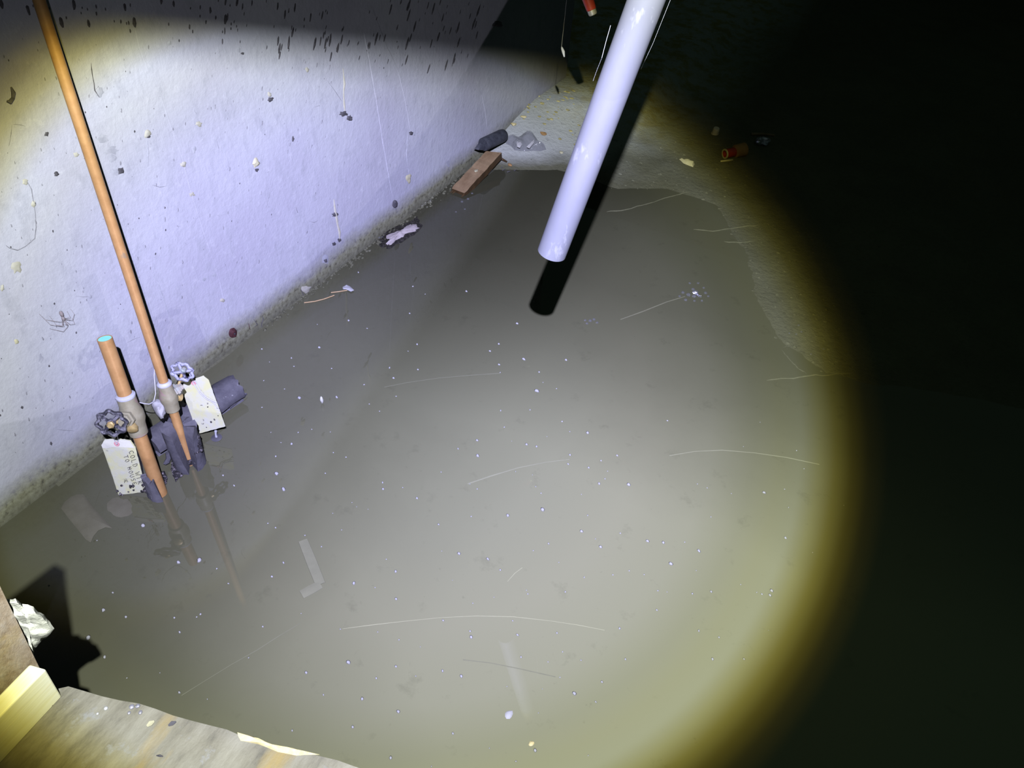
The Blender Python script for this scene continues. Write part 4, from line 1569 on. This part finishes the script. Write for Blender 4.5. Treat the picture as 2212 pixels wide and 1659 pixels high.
# mud ridges and clods on the right bank
rs = random.Random(5)
for pl_, lab in [([(1655, 822), (1700, 817), (1750, 812), (1800, 808), (1842, 806)], 'long pale mud ridge at the right edge of the light'),
                 ([(1688, 755), (1705, 776), (1722, 792), (1742, 808)], 'dark mud ridge running down the right bank'),
                 ([(1690, 752), (1720, 744), (1760, 734)], 'pale mud ridge above the dark one on the right bank'),
                 ([(1310, 458), (1350, 453), (1400, 440), (1450, 424), (1490, 414)], 'pale scum line on the water right of the white pipe'),
                 ([(1500, 496), (1540, 500), (1590, 492), (1640, 486)], 'upper pale mud ridge in the far right of the light'),
                 ([(1565, 522), (1600, 524), (1628, 522)], 'lower short pale mud ridge in the far right of the light')]:
    P = []
    for i, (x, y) in enumerate(pl_):
        q = gz(x, y)
        P.append(q)
    Q = []
    for a, b in zip(P[:-1], P[1:]):
        for k in range(4):
            Q.append(a.lerp(b, k / 4) + Vector((rs.uniform(-.003, .003), rs.uniform(-.003, .003), 0)))
    Q.append(P[-1])
    bm = bmesh.new()
    tube(bm, Q, [rs.uniform(.0008, .0019) * (0.3 if i in (0, len(Q) - 1) else 1) for i in range(len(Q))], 6)
    tag(obj('mud_ridge', bm, MT['mud_ridge'] if 'dark' not in lab else MT['floor'], origin=P[0]), lab, 'mud')
bm = bmesh.new()
for k in range(420):
    if k < 220:
        x, y = rs.uniform(1540, 1900), rs.uniform(480, 880)
    else:
        x, y = rs.uniform(1290, 1620), rs.uniform(300, 470)
    p = gz(x, y)
    if shore_dist(p.x, p.y) < -0.03:
        continue
    r = rs.uniform(0.0012, 0.0045)
    g = bmesh.ops.create_icosphere(bm, subdivisions=1, radius=r)
    for v in g['verts']:
        v.co = p + Vector((v.co.x * 1.6, v.co.y * 1.2, v.co.z * 0.8)) * (1 + rs.uniform(-.3, .3))
o = obj('mud_clods', bm, MT['floor'], floor)
o['kind'] = 'stuff'
bm = bmesh.new()
for k in range(60):
    x, y = rs.uniform(1120, 1260), rs.uniform(195, 330)
    if k % 2:
        x, y = rs.uniform(1100, 1230), rs.uniform(200, 262)
    p = gz(x, y)
    r = rs.uniform(0.002, 0.007)
    g = bmesh.ops.create_icosphere(bm, subdivisions=1, radius=r)
    for v in g['verts']:
        v.co = p + Vector((v.co.x * 1.6, v.co.y * 1.2, v.co.z * 0.6)) * (1 + rs.uniform(-.3, .3))
o = obj('mustard_crumbs', bm, MT['mustard'], floor)
o['kind'] = 'stuff'

# ------------------------------------------------------------------ on and in the water
# pinkish scum raft by the wall
sp = [(829, 512), (838, 506), (848, 504), (858, 499), (868, 497), (876, 492), (884, 485), (893, 483), (904, 487), (905, 493), (896, 500), (884, 503), (875, 506), (872, 513), (861, 517), (853, 522), (845, 529), (836, 531), (832, 528), (840, 520), (833, 517)]
pts = [G(x, y, 0.001) for x, y in sp]
bm = bmesh.new()
pillow(bm, subdivide_outline(pts, 1), UP, 0.007, 3, 0.5, 80, 0.3, jag=0.06)
tag(obj('scum_raft', bm, MT['scum'], origin=pts[0]), 'pinkish grey raft of scum floating at the wall foot', 'scum')
hp_ = [(812, 512), (826, 500), (850, 490), (880, 482), (898, 470), (910, 485), (905, 500), (880, 515), (858, 528), (845, 536), (828, 534), (816, 524)]
pts = [G(x, y, 0.0004) for x, y in hp_]
bm = bmesh.new()
pillow(bm, subdivide_outline(pts, 2), UP, 0.0022, 3, 0.9, 90, 0.3, jag=0.10)
tag(obj('wet_dirt', bm, MT['wet_dirt'], origin=pts[0]), 'dark wet dirt under the pinkish scum raft', 'dirt')
# bed of dirt along the wall foot beyond the raft
bm = bmesh.new()
rs = random.Random(21)
for k in range(260):
    t = rs.random() ** 0.8
    x = 560 + t * 440
    y = 1140 - 0.765 * x
    p = G(x + rs.uniform(-4, 16), y + rs.uniform(-8, 10), 0)
    if p.x < 0.002:
        p.x = 0.003
    r = rs.uniform(0.0015, 0.005)
    g = bmesh.ops.create_icosphere(bm, subdivisions=1, radius=r)
    for v in g['verts']:
        v.co = p + Vector((v.co.x, v.co.y * 1.4, v.co.z * 0.9)) * (1 + rs.uniform(-.3, .3))
o = obj('wall_foot_grit', bm, MT['floor'], wall)
o['kind'] = 'stuff'

# twigs and a dead leaf by the wall
for pts_, lab in [([(657, 654), (680, 651), (700, 646), (722, 638)], 'thin bead-wet twig floating near the wall foot'),
                  ([(715, 632), (732, 630), (750, 627)], 'short tan twig beside the curled grey leaf')]:
    P = [G(x, y, 0.002) for x, y in pts_]
    bm = bmesh.new(); tube(bm, P, 0.0014, 6)
    tag(obj('twig', bm, MT['twig'], origin=P[0]), lab, 'twig')
lf = [(740, 620), (748, 615), (756, 618), (765, 627), (758, 630), (748, 625), (741, 625)]
pts = [G(x, y, 0.004) for x, y in lf]
bm = bmesh.new(); pillow(bm, subdivide_outline(pts, 1), UP, 0.004, 2, 0.5, 90, 0.3)
tag(obj('dead_leaf', bm, MT['plaster'], origin=pts[0]), 'curled grey leaf floating near the wall foot', 'leaf')
# upright white flake
c = G(696, 872)
bm = bmesh.new()
tube(bm, [c + UP * 0.001, c + UP * 0.006 + Vector((0, .001, 0)), c + UP * 0.013, c + UP * 0.022, c + UP * .025], [0.001, 0.0036, 0.0042, 0.0026, 0.0006], 8)
tag(obj('white_flake', bm, MT['paper_white'], origin=c), 'upright narrow white flake floating away from the wall', 'flake')

# submerged things under the surface
sk = [(132, 1098), (140, 1084), (152, 1074), (166, 1068), (180, 1068), (190, 1080), (202, 1096), (218, 1114), (236, 1134), (244, 1142), (228, 1139), (212, 1146), (202, 1158), (196, 1172), (186, 1166), (168, 1144), (150, 1122)]
pts = [G(x, y, 0.0005) for x, y in sk]
bm = bmesh.new(); pillow(bm, subdivide_outline(pts, 1), UP, 0.0045, 5, 0.06, 30, 1.5)
tag(obj('sunken_foam', bm, MT['sunk'], origin=pts[0]), 'silted half tube of pipe foam barely under the water near the wall', 'insulation')
pts = [G(x, y, -0.002) for x, y in [(222, 1084), (240, 1072), (262, 1066), (282, 1072), (298, 1092), (296, 1112), (284, 1124), (262, 1126), (238, 1122), (224, 1106)]]
bm = bmesh.new(); pillow(bm, subdivide_outline(pts, 1), UP, 0.0030, 3, 0.2, 40, 2)
tag(obj('sunken_scrap', bm, MT['sunk'], origin=pts[0]), 'rounded silted scrap under the water below the handwritten tag', 'scrap')
la, lb_, lc = G(655, 1170, -0.004), G(693, 1265, -0.004), G(652, 1287, -0.004)
bm = bmesh.new()
tube(bm, [la, la.lerp(lb_, .5), lb_], [0.0105, 0.0115, 0.011], 12)
tube(bm, [lb_ + Vector((0, 0, 0)), lb_.lerp(lc, .5), lc], [0.011, 0.0125, 0.0115], 12, jitter=0.08)
for v in bm.verts:
    v.co.z = 0.0012 + (v.co.z - 0.0012) * 0.12 if v.co.z > 0.0012 else v.co.z
tag(obj('sunken_elbow', bm, MT['elbow'], origin=lb_), 'silt-covered L-shaped pipe piece just under the water', 'pipe')

# straws and faint lines on the surface
for pts_, r, mk, lab in [([(740, 1358), (800, 1350), (870, 1342), (950, 1334), (1030, 1330), (1110, 1332), (1190, 1341), (1250, 1350), (1306, 1361)], 0.0011, 'straw', 'long pale bowed straw floating near the middle foreground'),
                         ([(392, 1502), (440, 1472), (500, 1435), (555, 1404), (600, 1375), (650, 1345)], 0.0009, 'silt_line', 'faint silt line crossing the reflection of the tall pipe'),
                         ([(1446, 984), (1500, 975), (1560, 972), (1630, 978), (1700, 988), (1770, 1003)], 0.0014, 'silt_pale', 'faint bowed silt line in the right of the light'),
                         ([(1010, 1045), (1060, 1028), (1120, 1010), (1180, 998), (1230, 992)], 0.0018, 'silt_pale', 'faint straight silt line in the middle of the water'),
                         ([(830, 836), (880, 826), (950, 816), (1020, 810), (1080, 806)], 0.0014, 'silt_line', 'faint long silt line far out on the dark water'),
                         ([(1096, 1256), (1112, 1238), (1128, 1226)], 0.0010, 'straw', 'tiny pale straw standing slantwise in the middle of the water'),
                         ([(1340, 690), (1390, 672), (1440, 652), (1480, 640)], 0.0022, 'silt_line', 'pale scum streak leading to the bubble patch'),
                         ([(1000, 1425), (1060, 1432), (1120, 1444), (1200, 1462)], 0.0012, 'silt_line', 'very faint silt line below the long straw')]:
    P = [G(x, y, 0.0004) for x, y in pts_]
    bm = bmesh.new(); tube(bm, P, [r * (0.8 if mk == 'straw' else 1.0) * random.uniform(.5, 1) for _ in P], 6)
    for v in bm.verts:
        v.co.z = v.co.z * (0.35 if mk == 'straw' else 0.08)
    tag(obj('straw' if mk == 'straw' else 'silt_line', bm, MT[mk], origin=P[0]), lab, 'straw' if mk == 'straw' else 'silt')

# floating white foam flecks, one by one
R4 = [(75,101,5),(249,101,7),(336,81,6),(455,99,5),(139,166,6),(207,174,12),(474,230,7),(555,260,7),(105,254,9),(110,364,18),(155,463,21),(423,363,7),(55,683,7),(104,711,8),(293,760,7),(398,832,7),(155,934,11),(81,1023,11),(605,1065,15),(872,990,12),(875,1167,12),(813,913,6),(528,725,6),(470,619,5),(593,550,5),(623,577,4),(696,593,4),(792,463,11),(789,421,10),(918,454,6),(1009,521,12),(1163,355,6),(1147,690,9),(1356,639,7),(1272,205,9),(1394,151,12),(1397,249,16),(1568,67,7),(1710,178,12),(1774,191,10),(1616,157,4),(1841,128,4),(1987,96,6),(1938,31,8),(2100,103,14),(1988,245,10),(1976,303,10),(2108,326,10),(1640,352,5),(1748,373,4),(1348,431,5),(1395,463,7),(1769,448,6),(1803,490,7),(2062,498,5),(2174,428,12),(1812,595,18),(1590,632,14),(2101,632,8),(2062,733,14),(1851,812,9),(1753,857,6),(2184,834,14),(1278,876,14),(1462,910,14),(1542,981,9),(1168,861,5),(1718,1134,7),(1710,1111,5),(1958,1121,8),(2079,1028,8),(1917,933,5),(1502,1155,5),(1366,1194,6),(22,1344,9),(268,1260,5),(519,1360,7),(758,1378,6),(1176,1304,10),(1622,1306,7),(1355,1411,14),(1349,1373,9),(1652,1396,12),(1905,1384,9),(1030,1474,5),(569,1572,18),(874,1599,11),(300,1638,13),(1173,1626,12),(1675,1538,9),(1941,1505,7),(1848,1569,6),(2059,1559,7),(894,1428,7),(2151,782,6),(741,1094,6),(1236,1047,4)]
R5 = [(394,249,10),(291,281,8),(333,349,5),(316,398,8),(468,434,16),(716,26,8),(1309,36,4),(1202,192,4),(1542,217,6),(1590,334,6),(908,431,5),(970,456,6),(1334,486,14),(1466,465,6),(1125,492,5),(1491,581,6),(994,642,6),(414,746,8),(588,796,14),(689,806,13),(827,803,6),(917,858,16),(738,941,17),(1471,775,13),(472,986,7),(367,1012,7),(567,1010,6),(900,985,6),(1185,1075,6),(655,1114,8),(714,1122,5),(875,1133,9),(996,1120,11),(1288,1124,7),(1383,1113,15),(1372,1142,14),(1320,1136,9),(648,1238,9),(410,1355,10),(917,1370,11),(1046,1412,9),(447,1552,10),(1004,1551,12),(1206,1552,10),(1362,1367,4),(1645,870,6),(1844,568,5)]
R6 = [(636,493,10),(1184,480,14),(544,627,14),(778,709,15),(295,600,9),(484,808,13),(93,831,10),(1130,850,11),(728,1008,14),(1915,592,17),(2053,646,10),(2093,517,11),(1822,488,7),(1744,388,6),(1958,378,6),(1480,547,5),(1661,960,15),(1538,1030,8),(2004,993,7),(1367,945,6),(992,1063,7),(1683,718,5),(1708,563,4),(891,480,6)]
R2 = [(634,617,9),(983,707,8),(1325,738,11),(1062,757,5),(962,880,8),(571,925,11),(690,976,7),(1650,944,12),(1010,1077,10),(952,1122,5),(1532,1075,10),(1476,1121,10),(1692,1172,16),(1963,1177,12),(1534,1207,11),(1542,1258,6),(1790,1255,9),(1015,1239,9),(834,1227,10),(859,1293,11),(671,1336,8),(1775,1375,19),(1816,1321,5),(256,1420,16),(495,1415,14),(384,1097,13),(206,1165,9),(222,1219,7),(463,1232,7),(162,1364,6),(29,1310,7),(704,1460,6),(770,1506,6),(876,1410,6),(372,950,5),(1902,1361,6),(1545,1501,9),(1732,1497,7),(18,1481,7),(66,1191,5),(16,1108,9)]
R1 = [(1213,68,8),(1273,123,9),(778,340,16),(970,540,15),(1083,528,18),(684,838,10),(948,842,8),(977,920,10),(480,950,17),(975,1248,10),(613,706,8),(1090,823,8),(562,800,14),(1242,656,7),(1179,575,7),(569,1055,12),(1070,838,6),(690,1170,5),(870,1142,4),(1352,1060,6),(528,422,5),(1128,1285,5),(265,668,6)]
flecks = []
for arr, ox, oy, sc in ((R4, 560, 900, 2.962), (R5, 1200, 900, 2.962), (R6, 600, 1300, 2.989), (R2, 560, 380, 2.962), (R1, 0, 1000, 2.518)):
    for x, y, r in arr:
        flecks.append((ox + x / sc, oy + y / sc, r / sc))
# merge duplicates
keep = []
for f in flecks:
    if all((f[0] - k[0]) ** 2 + (f[1] - k[1]) ** 2 > 36 for k in keep):
        keep.append(f)
rs = random.Random(3)
variants = []
for k in range(6):
    bm = bmesh.new()
    n = 9
    pts = [Vector((math.cos(2 * math.pi * i / n) * rs.uniform(.78, 1.15), math.sin(2 * math.pi * i / n) * rs.uniform(.7, 1.1) * 0.8, 0)) for i in range(n)]
    pillow(bm, pts, UP, 0.42, 1, 0.3, 2, 0.5)
    me = bpy.data.meshes.new('foam_fleck')
    bmesh.ops.recalc_face_normals(bm, faces=bm.faces[:])
    bm.to_mesh(me); bm.free()
    me.materials.append(MT['fleck'])
    for p in me.polygons:
        p.use_smooth = True
    variants.append(me)
for i, (x, y, r) in enumerate(keep):
    P = G(x, y, 0)
    rad = max(r, 1.2) * 0.93 * depth_of(P) / F
    o = bpy.data.objects.new('foam_fleck', variants[i % 6])
    o.location = P + UP * 0.0004
    o.rotation_euler = (0, 0, rs.uniform(0, 6.28) if r < 3 else AX.z * 0 + rs.uniform(-.5, .5) + 2.6)
    o.scale = (rad, rad, rad)
    COL.objects.link(o)
    tag(o, 'small white foam fleck floating on the murky water', 'fleck', 'white flecks floating on the water')
big = [(1091, 1541), (1094, 1537), (1100, 1535), (1107, 1535), (1108, 1542), (1105, 1549), (1101, 1553), (1094, 1553), (1091, 1548)]
P = [G(x, y, 0.0006) for x, y in big]
bm = bmesh.new(); pillow(bm, subdivide_outline(P, 1), UP, 0.003, 2, 0.3, 90, 0.5)
tag(obj('foam_fleck', bm, MT['fleck'], origin=P[0]), 'largest white foam fleck, oval, low in the middle of the water', 'fleck')
P = G(1148, 1606)
bm = bmesh.new(); blob(bm, P + UP * .001, 0.0042, 2, .3, 200, (1, 1.3, .5))
tag(obj('yellow_crumb', bm, MT['fleck_tan'], origin=P), 'yellow crumb floating near the bottom edge of the water', 'crumb')

# clear bubbles and bright film on the far water
rs = random.Random(17)
bub = [(1502, 632, 7), (1499, 640, 5), (1497, 625, 4), (1487, 637, 5), (1475, 632, 4), (1512, 640, 4), (1520, 622, 3), (1524, 633, 4), (1508, 612, 3), (1490, 612, 3),
       (1481, 648, 4), (1516, 650, 3), (1500, 650, 3), (1468, 640, 3), (1530, 640, 3), (1275, 693, 4), (1283, 690, 3.5), (1290, 697, 3), (1268, 699, 3), (1264, 692, 3),
       (1725, 703, 3), (1731, 717, 3), (1720, 722, 2.5), (1779, 754, 3.2), (1752, 765, 2.5), (1705, 720, 2), (1011, 430, 3), (1020, 418, 2.5), (998, 436, 3), (1004, 452, 2.2), (985, 458, 2.2), (825, 505, 3.5), (818, 514, 4), (822, 524, 3), (826, 513, 3)]
bm = bmesh.new()
bmesh.ops.create_icosphere(bm, subdivisions=2, radius=1.0)
bme = bpy.data.meshes.new('bubble')
bm.to_mesh(bme); bm.free()
bme.materials.append(MT['film'])
for p in bme.polygons:
    p.use_smooth = True
for x, y, r in bub:
    P = gz(x, y)
    rad = r * depth_of(P) / F
    o = bpy.data.objects.new('bubble', bme)
    o.location = P
    o.scale = (rad, rad, rad * 0.8)
    COL.objects.link(o)
    lab, grp = ('clear bubble in the small patch on the dark far water', 'bubbles in the far patch') if 1440 < x < 1550 else \
        (('clear bubble in the pair of small patches left of the far patch', 'bubbles of the left patch') if 1200 < x < 1300 else
         (('wet bubble glinting on the right mud bank', 'bubbles on the right mud bank') if x > 1600 else
          (('clear bubble beside the wet end of the brown plank', 'bubbles by the plank') if y < 470 else ('clear bubble at the left tip of the pinkish scum raft', 'bubbles by the scum raft'))))
    tag(o, lab, 'bubble', grp)
P = G(1503, 634, 0.004)
bm = bmesh.new()
blob(bm, P, 0.008, 2, 0.7, 120, (1.1, 0.7, 0.6))
tag(obj('plastic_shred', bm, MT['foil'], smooth=False, origin=P), 'bright crumpled plastic shred in the middle of the bubble patch', 'plastic')

# ------------------------------------------------------------------ cellar spider on the wall
def SP(x, y, out=0.0):
    return W(60 + x / 15.8, 650 + y / 15.8) + OUT * out


bm = bmesh.new()
for leg in [[(1170, 640), (1040, 800), (700, 780), (385, 445)], [(1150, 690), (1100, 800), (900, 790), (740, 520)],
            [(1180, 650), (1250, 745), (1280, 850), (1140, 1010), (740, 950)], [(1220, 640), (1320, 740), (1530, 750), (1510, 580)],
            [(1220, 610), (1400, 590), (1520, 420), (1460, 280)], [(1140, 640), (1040, 655), (830, 655), (620, 645)],
            [(1215, 580), (1330, 500), (1330, 340)], [(1190, 670), (1230, 760), (1265, 800)]]:
    P = []
    for i, p in enumerate(leg):
        P.append(SP(*p, out=0.004 if i == 0 else (0.010 if i == 1 else (0.006 if i < len(leg) - 1 else 0.0005))))
    tube(bm, P, [0.0006] + [0.00038] * (len(P) - 1), 5)
c1, c2, c3 = SP(1075, 370, .004), SP(1110, 480, .004), SP(1185, 560, .004)
lathe(bm, SP(1065, 325, .004), SP(1190, 640, .004) - SP(1065, 325, .004), [(0, 0.0008), (0.002, 0.003), (0.006, 0.0036), (0.011, 0.0030), (0.0135, 0.0016), (0.016, 0.0030), (0.020, 0.0032), (0.0225, 0.0014)], 12)
tag(obj('cellar_spider', bm, MT['spider'], origin=c2), 'long-legged pale brown spider on the painted wall', 'spider')
